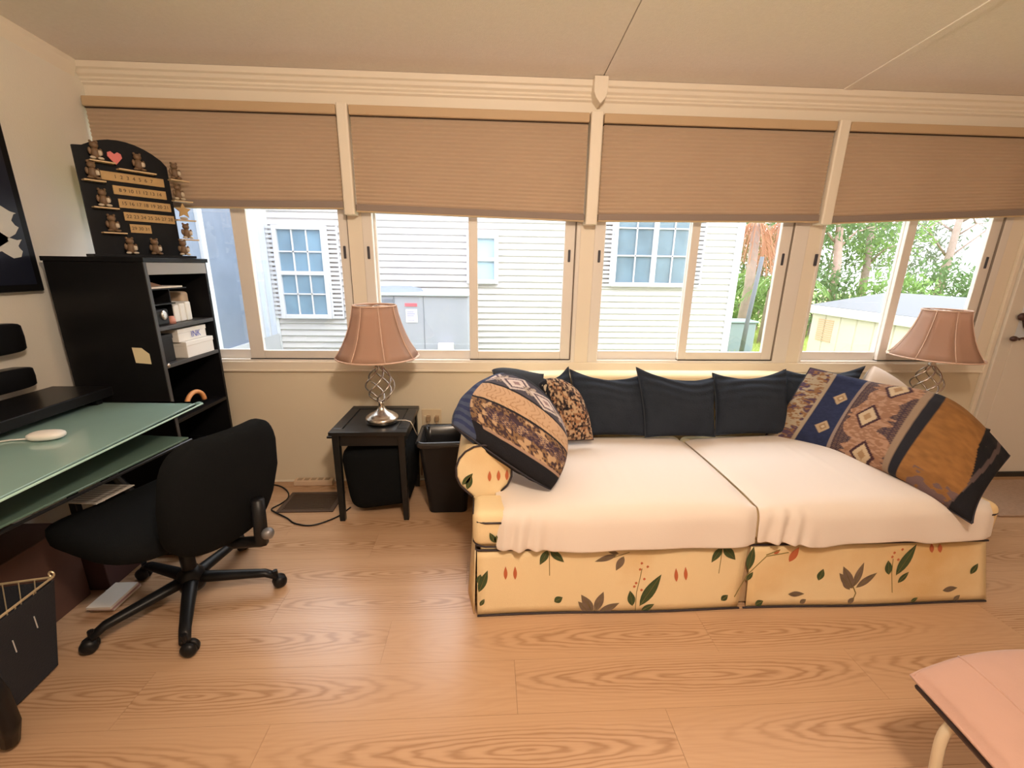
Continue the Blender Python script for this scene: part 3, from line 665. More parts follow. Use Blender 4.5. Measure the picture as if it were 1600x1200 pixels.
leaf('g', 1170, 893, 1181, 857, 12); leaf('g', 1167, 908, 1178, 895, 8); stem([(1147, 932), (1168, 900), (1200, 872), (1235, 866)], r=.002); stem([(1200, 870), (1222, 862)], r=.0025)
leaf('r', 1235, 880, 1252, 858, 12); leaf('r', 1212, 868, 1222, 862, 7)
leaf('g', 1279, 907, 1288, 890, 11)
leaf('b', 1231, 928, 1256, 927, 9); leaf('b', 1248, 941, 1258, 935, 9); leaf('g', 1179, 944, 1192, 938, 12)
for (a, b, c, d, w_) in ((1330, 918, 1312, 896, 10), (1331, 917, 1319, 886, 11), (1332, 916, 1352, 880, 11), (1336, 917, 1371, 895, 12), (1326, 920, 1316, 903, 8)): leaf('b', a, b, c, d, w_)
stem([(1332, 916), (1335, 925), (1330, 934)], r=.002); leaf('b', 1322, 940, 1332, 931, 9)
leaf('g', 1400, 899, 1437, 853, 17); leaf('g', 1389, 898, 1390, 877, 10); leaf('g', 1402, 910, 1421, 894, 10); stem([(1392, 924), (1394, 895), (1398, 875)])
for x, y in ((1401, 866), (1397, 872), (1414, 861), (1406, 876)): berry(x, y)
for x, y in ((1460, 858), (1473, 858)): leaf('r', x, y+8, x, y-6, 6)
leaf('g', 1518, 898, 1531, 882, 11); leaf('b', 1472, 922, 1496, 918, 10); leaf('b', 1488, 937, 1499, 929, 9); leaf('g', 1420, 938, 1432, 932, 7)
# on the arm front and the cushion end
armsf = lambda x, z: 1.5985
leaf('g', 722, 757, 739, 739, 9, armsf, 1.6); leaf('g', 730, 764, 737, 742, 9, armsf, 1.6)
for x, y in ((765, 744), (779, 743), (792, 742)): leaf('r', x, y+8, x, y-9, 5, armsf, 1.6)
csf = lambda x, z: 1.4335
leaf('g', 774, 848, 765, 832, 8, csf, 1.434); leaf('g', 775, 848, 776, 836, 6, csf, 1.434)
for k, m_ in (('g', leafg), ('b', leafb), ('r', leafr), ('s', stemm)):
    part('leaf_print', prints[k], m_, sofa, kind='stuff')

# ================================================================== PILLOWS
def lagr(nodes, t):
    out = []
    for i, a in enumerate(nodes):
        v = 1.
        for j, b in enumerate(nodes):
            if i != j: v = v*(t-b)/(a-b)
        out.append(v)
    return out
def pillow(name, net, thick, m, label, cat, group=None, n=40, color=None, ear=.9, parent=None, puck=.004, seed=1, us=None, vs=None, plump=.45, crease=0):
    global LAST_A
    """net[row v][col u] of 3D points: the pillow's mid surface; both faces swell from it"""
    nv, nu = len(net), len(net[0]); us = us or [i/(nu-1) for i in range(nu)]; vs = vs or [i/(nv-1) for i in range(nv)]
    t = np.linspace(0, 1, n+1); Bu = np.array(lagr(us, t)); Bv = np.array(lagr(vs, t))
    if nu > 3: # piecewise smooth for longer nets
        from math import comb
        def cr(nodes, t):
            k = len(nodes); out = np.zeros((k, len(t)))
            for i, tt in enumerate(t):
                s = max(0, min(k-2, int(np.searchsorted(nodes, tt, side='right')-1))); f = (tt-nodes[s])/(nodes[s+1]-nodes[s])
                c = [-.5*f+f*f-.5*f**3, 1-2.5*f*f+1.5*f**3, .5*f+2*f*f-1.5*f**3, -.5*f*f+.5*f**3]
                for q, cc in enumerate(c):
                    idx = s-1+q
                    if idx < 0: out[0, i] += 2*cc; out[1, i] -= cc
                    elif idx > k-1: out[k-1, i] += 2*cc; out[k-2, i] -= cc
                    else: out[idx, i] += cc
            return out
        Bu = cr(us, t)
    Nt = np.array([[list(p) for p in r] for r in net])
    mid = np.einsum('vi,uj,vuc->ijc', Bv, Bu, Nt)        # [v,u,3]
    du = np.gradient(mid, axis=1); dv = np.gradient(mid, axis=0); nr = np.cross(du, dv); nr /= np.linalg.norm(nr, axis=2, keepdims=True)+1e-9
    V, U = np.meshgrid(t, t, indexing='ij')
    env = (np.clip(4*U*(1-U), 0, 1)**plump)*(np.clip(4*V*(1-V), 0, 1)**plump)
    r = np.random.default_rng(seed); wr = np.zeros_like(U)
    for _ in range(7):
        k1, k2, p = r.uniform(2, 16), r.uniform(2, 16), r.uniform(0, 6); wr += np.sin(k1*U*3+k2*V*3+p)/7
    cen = mid.mean(axis=(0, 1)); 
    # pull edges in between the corners
    pin = (4*U*(1-U))*np.exp(-np.minimum(V, 1-V)/.08)+(4*V*(1-V))*np.exp(-np.minimum(U, 1-U)/.08)
    mid = mid+(cen-mid)*(pin*.045*ear)[..., None]
    verts = []; cols = []
    A = mid+nr*(env*thick/2+wr*puck*env**.5)[..., None]; B = mid-nr*(env*thick/2)[..., None]
    if crease > 0:
        cw = crease*env**.4*(np.exp(-V/.20)*np.sin(V*46+2.2*np.sin(U*6+seed)+seed) + .55*np.exp(-(U/.25))*np.sin(U*30+3*np.sin(V*5+seed)) + .45*np.exp(-((1-U)/.2))*np.sin(U*34+2*np.sin(V*6)))
        A = A+nr*cw[..., None]; B = B+nr*cw[..., None]
    LAST_A = A if A[..., 2].mean() > B[..., 2].mean() else B
    mb = MB(); k = n+1
    mb.v = [tuple(p) for p in A.reshape(-1, 3)]+[tuple(p) for p in B.reshape(-1, 3)]
    q = k*k
    for i in range(n):
        for j in range(n):
            a = i*k+j; mb.f.append((a, a+1, a+k+1, a+k)); mb.f.append((q+a+k, q+a+k+1, q+a+1, q+a))
    for j in range(n):
        mb.f.append((j, q+j, q+j+1, j+1)); a = n*k+j; mb.f.append((a, a+1, q+a+1, q+a))
        a = j*k; mb.f.append((a, a+k, q+a+k, q+a)); a = j*k+n; mb.f.append((a, q+a, q+a+k, a+k))
    if color is not None:
        c = color(U, V); c = np.concatenate([c, np.ones(c.shape[:2]+(1,))], 2).reshape(-1, 4); mb.c = np.concatenate([c, c])
    o = part(name, mb, m, parent, loc=None if parent else tuple(cen), smooth=True, label=label, cat=cat, group=group)
    path = [mid[0, j] for j in range(0, k, 2)]+[mid[i, n] for i in range(2, k, 2)]+[mid[n, j] for j in range(n-2, -1, -2)]+[mid[i, 0] for i in range(n-2, 1, -2)]
    return o, path
def welt(path, m, o, r=.004, label=None):
    return part('piping', MB().tube([tuple(p) for p in path], r, 6, closed=True), m, o, loc=tuple(o.location), smooth=True, label=label)

# five navy scatter cushions against the back
def pc(*a, **k): return P(*a, **k)
NC = [ # corner pixels (tl, tr, br, bl) with depths: top leans back
 ((842, 588), (888, 573), (905, 684), (842, 680), 'navy quilted cushion half hidden by the patterned pillows at left', 2.26),
 ((1224, 578), (1352, 572), (1300, 672), (1222, 668), 'navy quilted cushion tucked behind the large striped pillow at right', 2.27),
 ((1113, 583), (1228, 577), (1232, 678), (1117, 682), 'navy quilted cushion fourth along, its right corner pinched up', 2.24),
 ((890, 577), (1004, 586), (1010, 685), (902, 685), 'navy quilted cushion with rumpled top, right of the small leafy pillow', 2.24),
 ((994, 574), (1116, 590), (1117, 683), (1008, 686), 'navy quilted cushion in the middle, left corner standing up', 2.22)]
for i, (tl, tr, br, bl, lb, Y) in enumerate(NC):
    T = [P(*tl, Y=Y+.04), P(*tr, Y=Y+.04)]; B = [P(*bl, Y=Y-.13), P(*br, Y=Y-.13)]
    for b in B: b.z = max(b.z, .487)
    mt = (T[0]+T[1])/2 - Vector((0, .01, .035)); mb_ = (B[0]+B[1])/2
    net = [[T[0], mt, T[1]], [(T[0]+B[0])/2, (mt+mb_)/2+Vector((0, -.01, 0)), (T[1]+B[1])/2], [B[0], mb_, B[1]]]
    o, pth = pillow('cushion', net, .13, navy, lb, 'cushion', 'navy cushions along the sofa back', n=70, puck=.014, seed=i+3, plump=.42, ear=1.3, crease=.0075)
    welt(pth, mat('navy_piping', (.02, .024, .035), .7), o, .0035)

# colour helpers for woven patterns
def C3(h): return np.array(h, dtype=float)
NAVY, TAN, OCH, BLK, BRN, CRM, PLUM = (C3(c) for c in ((.022, .030, .075), (.36, .25, .16), (.25, .12, .04), (.012, .012, .016), (.26, .12, .06), (.62, .50, .36), (.05, .03, .05)))
def vnoise(U, V, s, seed=0, oct=2):
    r = np.random.default_rng(seed); out = np.zeros_like(U); amp = 1; tot = 0
    for o in range(oct):
        g = r.random((int(s*3)+3, int(s*3)+3)); x = U*s*2; y = V*s*2; xi, yi = x.astype(int), y.astype(int); fx, fy = x-xi, y-yi
        fx = fx*fx*(3-2*fx); fy = fy*fy*(3-2*fy)
        out += amp*(g[xi, yi]*(1-fx)*(1-fy)+g[xi+1, yi]*fx*(1-fy)+g[xi, yi+1]*(1-fx)*fy+g[xi+1, yi+1]*fx*fy); tot += amp; amp *= .5; s *= 2
    return out/tot
def setc(c, mask, col): c[mask] = col
def right_pattern(U, V):
    c = np.zeros(U.shape+(3,)); c[:] = OCH
    nz = vnoise(U, V, 14, 1); nz2 = vnoise(U*1, V*1, 30, 2)
    c *= (0.75+.5*nz)[..., None]
    # leafy brown and cream end
    m = U < .115; leafp = (vnoise(U*1.6 % 1, V*.9, 9, 3) > .5); c[m] = PLUM*1.6; c[m & leafp] = C3((.34, .28, .20)); c[m & (nz2 > .58)] = C3((.22, .12, .06))
    c[(U > .115) & (U < .135)] = C3((.33, .27, .20))
    m = (U >= .135) & (U < .30); c[m] = NAVY*(.8+.4*nz2[m])[:, None]
    for v0 in (.33, .72, 1.05):
        d = np.abs(U-.222)/.042+np.abs(V-v0)/.085; c[m & (d < 1)] = C3((.40, .30, .19)); c[m & (d < .55)] = C3((.27, .17, .09)); c[m & (d < .28)] = CRM*.8
    c[(U >= .30) & (U < .322)] = C3((.25, .19, .16))
    m = (U >= .322) & (U < .60); dots = (np.sin(U*420)*np.sin(V*230) > .25)
    c[m] = C3((.055, .035, .045)); c[m & dots] = C3((.16, .10, .07))
    for v0, u0 in ((.10, .50), (.50, .455), (.92, .50)):
        d = np.sqrt(((U-u0)/.105)**2+((V-v0)/.27)**2)+.16*np.sin(np.arctan2((V-v0)*2.4, U-u0)*6)
        c[m & (d < 1)] = C3((.27, .14, .08)); c[m & (d < 1) & (nz2 > .55)] = C3((.38, .22, .14))
        e = np.abs(U-u0)/.060+np.abs(V-v0)/.15; c[m & (e < 1.05)] = C3((.05, .02, .025)); c[m & (e < .78)] = C3((.50, .37, .23)); c[m & (e < .34)] = C3((.33, .2, .1))
    c[(U >= .60) & (U < .622)] = C3((.27, .19, .13)); c[(U >= .622) & (U < .655)] = BLK*1.5
    m = (U > .86)-(0); m = (U+.05*np.sin(V*5+1)-.10*(V < .35)*(.35-V)) > .86
    c[m] = BLK; c[m & (np.abs(U-.93+.04*V) < .012)] = C3((.10, .07, .07))
    m = (V > .80) & (U > .70) & ~m; c[m & (nz > .45)] = C3((.14, .09, .09))
    return c
def left_pattern(U, V):
    # U: 0 front .. 1 back, V: 0 outer (over the arm) .. 1 inner
    c = np.zeros(U.shape+(3,)); c[:] = BLK; nz = vnoise(U, V, 12, 5); nz2 = vnoise(U, V, 32, 6)
    W = U
    m = (W > .16) & (W < .44); c[m] = C3((.22, .13, .07)); c[m & (nz2 > .5)] = C3((.05, .03, .035)); c[m & (nz > .6)] = C3((.45, .30, .18))
    dd = (np.sin(W*330)*np.sin(V*200) > 0); mm = (W > .27) & (W < .38); c[mm & dd & (V > .3)] = C3((.06, .04, .07))
    c[(W >= .14) & (W < .165) & (V > .25)] = C3((.34, .22, .16))
    c[(W >= .44) & (W < .455)] = BLK
    m = (W >= .455) & (W < .66); c[m] = C3((.52, .34, .21)); ln = (np.sin(V*150+4*np.sin(W*40)) > .86) | (np.abs(np.sin(W*70)) < .08); c[m & ln & (nz > .4)] = C3((.33, .19, .10))
    c[(W >= .66) & (W < .675)] = BLK
    m = (W >= .675) & (W < .90); c[m] = C3((.07, .06, .075))
    for v0 in (.12, .42, .72, 1.0):
        d = np.abs(W-.785)/.105+np.abs(V-v0)/.17
        c[m & (d < 1.05)] = C3((.55, .46, .42)); c[m & (d < .8)] = C3((.10, .07, .09)); c[m & (d < .62)] = C3((.62, .52, .48)); c[m & (d < .25)] = C3((.30, .2, .2))
        d2 = np.abs(W-.785)/.10+np.abs(V-v0-.15)/.13; c[m & (d2 < .7)] = C3((.40, .32, .26)); c[m & (d2 < .7) & (nz2 > .55)] = C3((.10, .07, .07))
    m = V < .16; st = np.sin(U*60+V*10) > 0; c[m] = NAVY*1.3; c[m & st] = C3((.06, .075, .13))
    return c
pat = attrmat('woven_pattern', .9, bump=(260, .25), sheen=0)
# large striped pillow leaning along the right arm; u runs from the back to the front, v from its top to its bottom edge
top = [P(1266, 575, Y=2.20), P(1368, 598, Y=2.02), P(1472, 622, Y=1.72), P(1577, 712, Y=1.52)]
bot = [P(1196, 681, Y=2.16), P(1300, 712, Y=1.94), P(1400, 747, Y=1.62), P(1519, 818, Y=1.36)]
midr = [(a+b)/2 for a, b in zip(top, bot)]
midr[2] = midr[2]+Vector((-.01, -.03, .01)); midr[3] = P(1538, 772, Y=1.42)
o, pth = pillow('striped_pillow', [top, midr, bot], .17, pat, 'large woven pillow with navy, medallion and ochre bands leaning on the right arm', 'pillow', n=170, color=right_pattern, us=[0, .33, .64, 1.0], puck=.008, seed=9, plump=.36, ear=.4, crease=.003)
welt(pth, mat('dark_welt', (.02, .018, .03), .7), o, .004)
# pillow over the left arm; rows v from outer edge to inner edge, columns u from front to back
outer = [P(707, 664, Y=1.67), P(722, 622, Y=1.92), P(782, 584, Y=2.14)]
mid_ = [P(805, 736, Y=1.54), P(796, 652, Y=1.77), P(838, 605, Y=2.02)]
inner = [P(860, 764, Y=1.55), P(888, 712, Y=1.68), P(872, 664, Y=1.90)]
o, pth = pillow('patterned_pillow', [outer, mid_, inner], .14, pat, 'woven pillow with beige and diamond bands draped over the left arm', 'pillow', n=150, color=left_pattern, puck=.008, seed=4, plump=.4, crease=.004)
welt(pth, mat('dark_welt'), o, .004)
def leafy(U, V):
    c = np.zeros(U.shape+(3,)); c[:] = C3((.10, .06, .045)); n1 = vnoise(U, V, 6, 11); n2 = vnoise(U, V, 14, 12)
    c[n1 > .48] = C3((.30, .15, .08)); c[n2 > .58] = C3((.46, .32, .20)); c[(n2 < .36)] = BLK
    m = U < .22; c[m] = BLK; c[m & (n1 > .66)] = CRM*.8
    return c
net = [[P(842, 600, Y=2.10), P(868, 590, Y=2.12), P(902, 612, Y=2.14)], [P(852, 640, Y=2.04), P(882, 638, Y=2.03), P(918, 645, Y=2.06)], [P(862, 690, Y=1.96), P(890, 690, Y=1.96), P(927, 687, Y=1.98)]]
o, pth = pillow('leafy_pillow', net, .09, pat, 'small brown leaf-print pillow between the draped pillow and the navy cushions', 'pillow', n=90, color=leafy, seed=14)
welt(pth, mat('dark_welt'), o, .003)
net = [[P(768, 578, Y=2.27), P(800, 580, Y=2.29), P(850, 584, Y=2.29)], [P(772, 596, Y=2.22), P(805, 600, Y=2.22), P(850, 610, Y=2.24)], [P(780, 640, Y=2.14), P(810, 640, Y=2.14), P(850, 650, Y=2.16)]]
o, pth = pillow('cushion', net, .10, mat('black_quilted', (.015, .017, .022), .85, bump=(200, .3)), 'black cushion behind the pillow draped over the left arm', 'cushion', n=30, seed=15)
net = [[P(1364, 570, Y=2.30), P(1392, 588, Y=2.30), P(1424, 612, Y=2.28)], [P(1350, 590, Y=2.24), P(1380, 605, Y=2.24), P(1415, 622, Y=2.22)], [P(1345, 620, Y=2.18), P(1370, 630, Y=2.18), P(1400, 640, Y=2.16)]]
pillow('white_pillow', net, .08, sheetm, 'white pillow corner peeking above the large striped pillow', 'pillow', n=24, seed=16)

# ================================================================== END TABLE, LAMPS, BIN
def end_table(x0, x1, y0, y1, h, label, vis=True):
    t = root('end_table', ((x0+x1)/2, (y0+y1)/2, 0), label, 'side table', 'end tables beside the sofa')
    mb = MB(); ring2 = [(x0, y0), (x1, y0), (x1, y1), (x0, y1)]; fr = .055
    mb.box(x0, x1, y0, y0+fr, h-.022, h); mb.box(x0, x1, y1-fr, y1, h-.022, h); mb.box(x0, x0+fr, y0+fr, y1-fr, h-.022, h); mb.box(x1-fr, x1, y0+fr, y1-fr, h-.022, h)
    tp = part('tabletop', mb, tablem, t, bevel=.003)
    part('top_panel', MB().box(x0+fr+.003, x1-fr-.003, y0+fr+.003, y1-fr-.003, h-.020, h-.003), tablem, tp, bevel=.002)
    part('apron', MB().box(x0+.03, x1-.03, y0+.025, y0+.043, h-.085, h-.022).box(x0+.03, x1-.03, y1-.043, y1-.025, h-.085, h-.022).box(x0+.02, x0+.038, y0+.03, y1-.03, h-.085, h-.022).box(x1-.038, x1-.02, y0+.03, y1-.03, h-.085, h-.022), tablem, t)
    for xx in (x0+.012, x1-.012-.036):
        for yy in (y0+.012, y1-.012-.036):
            sx = 1 if xx > (x0+x1)/2 else 0; a, b = xx, xx+.036; a2, b2 = (xx+.008, xx+.036) if sx else (xx, xx+.028)
            part('leg', MB().add([(a2, yy, 0), (b2, yy, 0), (b2, yy+.028, 0), (a2, yy+.028, 0), (a, yy, h-.022), (b, yy, h-.022), (b, yy+.036, h-.022), (a, yy+.036, h-.022)], [(0,3,2,1),(4,5,6,7),(0,1,5,4),(1,2,6,5),(2,3,7,6),(3,0,4,7)]), tablem, t, bevel=.002)
    part('pull_out_tray', MB().box(x0-.022, x1-.05, y0+.035, y1-.05, h-.048, h-.036), tablem, t, bevel=.002)
    return t
end_table(-.818, -.424, 2.095, 2.53, .52, 'small black wooden end table holding the lamp, left of the sofa')
end_table(2.33, 2.76, 2.09, 2.52, .52, 'black end table hidden behind the right arm, under the second lamp')
part('storage_bag', MB().sell((-.60, 2.30, .225), (.185, .16, .185), .35, .35, 16, 28, fn=lambda p: Vector((p.x*(1+.08*math.sin(p.z*9)), p.y, p.z+.012*math.sin(p.x*14)))), blackfab, loc=(-.6, 2.3, .04), smooth=True, label='black soft bag stored under the end table', cat='bag')

def lamp(label):
    t = root('table_lamp', (0, 0, 0), label, 'lamp', 'nickel table lamps with fabric shades')
    part('base', MB().lathe((0,0,0), [(0, 0), (.083, 0), (.087, .006), (.087, .022), (.083, .030), (.072, .034), (.070, .040), (.045, .052), (.026, .066), (.017, .082), (.014, .10), (.017, .115), (0, .118)], 36), steel, t, smooth=True)
    mb = MB()
    for k in range(6):
        pts = []
        for q in range(25):
            f = q/24; z = .112+.20*f; r = .012+.062*(math.sin(PI*(f**.85)))**1.0; a = 2*PI*k/6+f*PI*.9
            pts.append((r*math.cos(a), r*math.sin(a), z))
        mb = MB().tube(pts, .0044, 6); part('cage_rod', mb, steel, t, smooth=True)
    part('collar', MB().lathe((0,0,0), [(0, .306), (.016, .306), (.020, .312), (.017, .318), (.016, .334), (.019, .340), (.030, .350), (.026, .356), (.012, .362), (.008, .40), (0, .401)], 20), steel, t, smooth=True)
    part('socket', MB().lathe((0,0,0), [(.011, .39), (.016, .395), (.016, .44), (.012, .45), (0, .452)], 16), mat('brass_socket', (.5, .38, .2), .4, metal=1), t, smooth=True)
    # bell shade of eight panels
    prof = [(.213, .362), (.193, .392), (.170, .430), (.149, .475), (.131, .525), (.117, .575), (.108, .625)]
    n = 8; sh_ = []
    for k in range(n):
        a0, a1 = 2*PI*(k+.5)/n, 2*PI*(k+1.5)/n; rows = []
        for r, z in prof:
            row = []
            for q in range(5):
                a = a0+(a1-a0)*q/4; ff = r*(math.cos(PI/n)/math.cos(a-(a0+a1)/2))*.92+r*.08 ; row.append((ff*math.cos(a), ff*math.sin(a), z))
            rows.append(row)
        o_ = part('shade_panel', MB().grid(rows), shadem, t, smooth=True, solid=.0015); sh_.append(o_)
        part('seam', MB().tube([(r*math.cos(a0)*.994+.002*math.cos(a0), r*math.sin(a0)*.994+.002*math.sin(a0), z) for r, z in prof], .0022, 5), shadet, o_, smooth=True)
    for r, z in (prof[0], prof[-1]):
        part('rim', MB().tube([(r*(.985)*math.cos(2*PI*q/48), r*.985*math.sin(2*PI*q/48), z) for q in range(48)], .004, 6, closed=True), shadet, t, smooth=True)
    part('harp', MB().tube([(.016, 0, .44), (.06, 0, .50), (.055, 0, .57), (0, 0, .615), (-.055, 0, .57), (-.06, 0, .50), (-.016, 0, .44)], .002, 5).tube([(-.105, 0, .622), (.105, 0, .622)], .002, 5).tube([(0, -.105, .622), (0, .105, .622)], .002, 5), steel, t, smooth=True)
    part('bulb', MB().sell((0, 0, .50), (.028, .028, .045), 1, 1, 8, 12), whitepl, t, smooth=True)
    return t
l1 = lamp('nickel twisted-cage lamp with tan bell shade on the end table by the bin'); l2 = copy_tree(l1)
l1.location = (-.582, 2.26, .5205); l2.location = (2.555, 2.31, .5205); l2['label'] = 'nickel twisted-cage lamp with tan bell shade at the right end of the sofa'
part('lamp_cord', MB().tube([(-.50, 2.24, .532), (-.45, 2.235, .534), (-.425, 2.23, .528), (-.415, 2.24, .50), (-.412, 2.32, .42), (-.405, 2.44, .34), (-.385, 2.52, .36), (-.36, 2.55, .40)], .0028, 6), mat('clear_cord', (.62, .55, .45), .4), smooth=True, label='pale lamp cord running over the table edge to the outlet', cat='cord')
ot = root('wall_outlet', (-.355, D, .41), 'beige double wall outlet between the end table and bin', 'outlet')
part('plate', MB().box(-.418, -.296, D-.006, D-.0005, .335, .485), mat('outlet_plate', (.70, .58, .40), .5), ot, bevel=.003)
for xx in (-.388, -.326): part('socket', MB().box(xx-.017, xx+.017, D-.009, D-.006, .375, .445), mat('outlet_face', (.72, .62, .46), .4), ot, bevel=.002)
for xx, lb in ((-.375, 'tan plug and cord in the left socket of the wall outlet'), (-.322, 'tan plug and cord in the right socket of the wall outlet')):
    pr = root('plug', (xx, D-.02, .43), lb, 'plug')
    part('plug_body', MB().box(xx-.013, xx+.013, D-.036, D-.010, .415, .448), mat('plug_tan', (.36, .25, .15), .5), pr, bevel=.004)
    part('cord', MB().tube([(xx, D-.03, .415), (xx-.01, D-.05, .36), (xx-.04, D-.06, .25), (xx-.05, D-.05, .06)], .005, 6), mat('plug_tan'), pr, smooth=True)
# waste bin
bn = root('waste_bin', (-.20, 2.33, 0), 'black plastic waste bin with liner, between table and sofa', 'bin')
def rr(x0, x1, y0, y1, z, r=.03, n=5):
    pts = []
    for cx_, cy_, a0 in ((x1-r, y1-r, 0), (x0+r, y1-r, 90), (x0+r, y0+r, 180), (x1-r, y0+r, 270)):
        for k in range(n+1):
            a = math.radians(a0+90*k/n); pts.append((cx_+r*math.cos(a), cy_+r*math.sin(a), z))
    return pts
bx = lambda z, g=0: rr(-.335+.0-.045*z/.43+g, -.125+.03*z/.43-g, 2.175-.02*z/.43+g, 2.385+.025*z/.43-g, z)
part('tub', MB().grid([bx(.002, .02), bx(0.004), bx(.2), bx(.40), bx(.402, -.008), bx(.43, -.008), bx(.432, .004), bx(.2, .006), bx(.02, .006), bx(.018, .05)], cv=True), blackpl, bn, smooth=False)
liner = [bx(.20, .008), bx(.36, .006), bx(.434, .005), bx(.440, -.004), bx(.436, -.013), bx(.420, -.016), bx(.408, -.013)]
liner = [[(x+random.uniform(-.003, .003), y+random.uniform(-.003, .003), z+random.uniform(-.006, .006)) for x, y, z in r] for r in liner]
part('liner', MB().grid(liner, cv=True), bagm, bn, smooth=True)
# power strip, floor vent, cord
ps = root('power_strip', (-1.11, 2.53, 0), 'beige power strip lying on the floor against the wall', 'power strip')
part('body', MB().box(-1.22, -.98, 2.505, 2.555, 0, .035), mat('beige_plastic', (.66, .50, .36), .5), ps, bevel=.006)
for k in range(5): part('socket', MB().box(-1.20+.042*k, -1.172+.042*k, 2.515, 2.543, .035, .037), mat('beige_dark', (.4, .3, .2), .5), ps)
fv = root('floor_vent', (-1.03, 2.30, 0), 'dark brown metal floor vent left of the end table', 'vent')
part('frame', ring(MB(), -1.19, -.88, 0, 1, -1.165, -.905, 0, 1, 0, 1), mat('vent_brown', (.07, .04, .025), .5), fv) if False else None
mb = MB(); mb.box(-1.19, -1.165, 2.20, 2.42, .0005, .006); mb.box(-.90, -.875, 2.20, 2.42, .0005, .006); mb.box(-1.165, -.90, 2.20, 2.225, .0005, .006); mb.box(-1.165, -.90, 2.395, 2.42, .0005, .006)
part('frame', mb, mat('vent_brown', (.07, .04, .025), .5), fv, bevel=.0015)
part('grate', (lambda m_: [m_.box(-1.165, -.90, 2.23+.014*k, 2.237+.014*k, .0005, .004) for k in range(12)] and m_)(MB()), mat('vent_brown'), fv, kind='stuff')
part('duct', MB().box(-1.165, -.90, 2.225, 2.395, .0003, .0008), darkgap, fv)
pts = [(-1.40, 2.53, .005), (-1.30, 2.50, .005), (-1.22, 2.425, .005), (-1.187, 2.35, .005), (-1.20, 2.29, .005), (-1.226, 2.235, .005), (-1.18, 2.19, .008), (-1.10, 2.14, .005), (-1.04, 2.09, .005), (-.96, 2.066, .005), (-.90, 2.085, .005), (-.83, 2.15, .005), (-.79, 2.24, .005)]
def smoothpath(p, k=6):
    p = [Vector(q) for q in p]; out = []
    for i in range(len(p)-1):
        a, b, c, d = p[max(0, i-1)], p[i], p[i+1], p[min(len(p)-1, i+2)]
        for j in range(k):
            t = j/k; out.append(.5*((2*b)+(c-a)*t+(2*a-5*b+4*c-d)*t*t+(3*b-a-3*c+d)*t**3))
    return out+[p[-1]]
part('extension_cable', MB().tube(smoothpath(pts), .0045, 6), blackpl, loc=(-1.1, 2.2, 0), smooth=True, label='black cord curling over the floor vent', cat='cord')

# ================================================================== BOOKCASE
bk = root('bookcase', (-1.7, 2.26, 0), 'tall black bookcase in the corner, shelves facing the sofa', 'bookcase')
BX0, BX1, BY0, BY1, BH = -1.93, -1.515, 2.045, 2.485, 1.362
part('side_panel', MB().box(BX0, BX1, BY0, BY0+.018, 0, BH-.02), black, bk, bevel=.002)
part('side_panel', MB().box(BX0, BX1, BY1-.018, BY1, 0, BH-.02), black, bk, bevel=.002)
part('back_panel', MB().box(BX0, BX0+.008, BY0+.018, BY1-.018, .03, BH-.02), black, bk)
part('top_panel', MB().box(BX0-.004, BX1+.008, BY0-.006, BY1+.006, BH-.02, BH), black, bk, bevel=.002)
part('top_rail', MB().box(BX1-.012, BX1+.004, BY0+.014, BY1-.014, BH-.075, BH-.021), railsheen, bk, bevel=.002, label='rail under the top, window reflection in its grey')
for z in (.875, 1.052): part('shelf', MB().box(BX0+.008, BX1, BY0+.018, BY1-.018, z-.018, z), blackedge, bk, bevel=.0015)
for z in (.06, .36, .60): part('shelf', MB().box(BX0+.008, BX1, BY0+.018, BY1-.018, z-.018, z), black, bk, bevel=.0015)
part('edge_strip', MB().box(BX1-.001, BX1+.003, BY0, BY0+.018, 0, BH-.02), blackedge, bk)
part('bolt', MB().sell((BX1+.003, BY0+.03, .872), (.004, .010, .010), 1, 1, 6, 10), steel, bk, smooth=True)
a = P(206, 543, Y=BY0-.001); b = P(237, 569, Y=BY0-.001)
part('note', MB().add([(a.x, BY0-.0015, a.z), (a.x+.042, BY0-.0015, a.z-.002), (b.x, BY0-.0015, a.z-.03), (b.x, BY0-.0015, b.z), (a.x+.004, BY0-.0015, b.z+.006)], [(0,1,2,3,4)]), paper, solid=.0006, label='cream paper note stuck on the bookcase side', cat='note')
# things on the shelves
def card_box(name, x0, x1, y0, y1, z0, z1, m, lb, cat, group=None, text=None):
    r = root(name, ((x0+x1)/2, (y0+y1)/2, z0), lb, cat, group)
    part('body', MB().box(x0, x1, y0, y1, z0, z1), m, r, bevel=.003)
    part('lid', MB().box(x0-.002, x1+.002, y0-.002, y1+.002, z1-.02, z1+.002), m, r, bevel=.002)
    if text: part('lettering', textmb(text, (x1+.0032, (y0+y1)/2+.02, (z0+z1)/2-.004), (0, 1, 0), (0, 0, 1), .045), ink, r, label='blue handwritten letters')
    return r
card_box('white_box', -1.80, -1.518, 2.225, 2.44, .8755, .955, whitecard, 'white card box on the middle shelf, under the lettered one', 'box', 'white boxes in the bookcase')
card_box('white_box', -1.80, -1.535, 2.205, 2.42, .958, 1.020, whitecard, 'white box with blue handwriting stacked on another box', 'box', 'white boxes in the bookcase', 'INK')
card_box('black_box', -1.82, -1.55, 2.075, 2.185, .8755, 1.005, blackpl, 'black box beside the two white boxes', 'box')
part('beige_container', MB().box(-1.70, -1.60, 2.375, 2.435, 1.0525, 1.195), mat('beige_tub', (.58, .42, .29), .5), bevel=.015, seg=3, label='tall beige container at the far end of the upper shelf', cat='container')
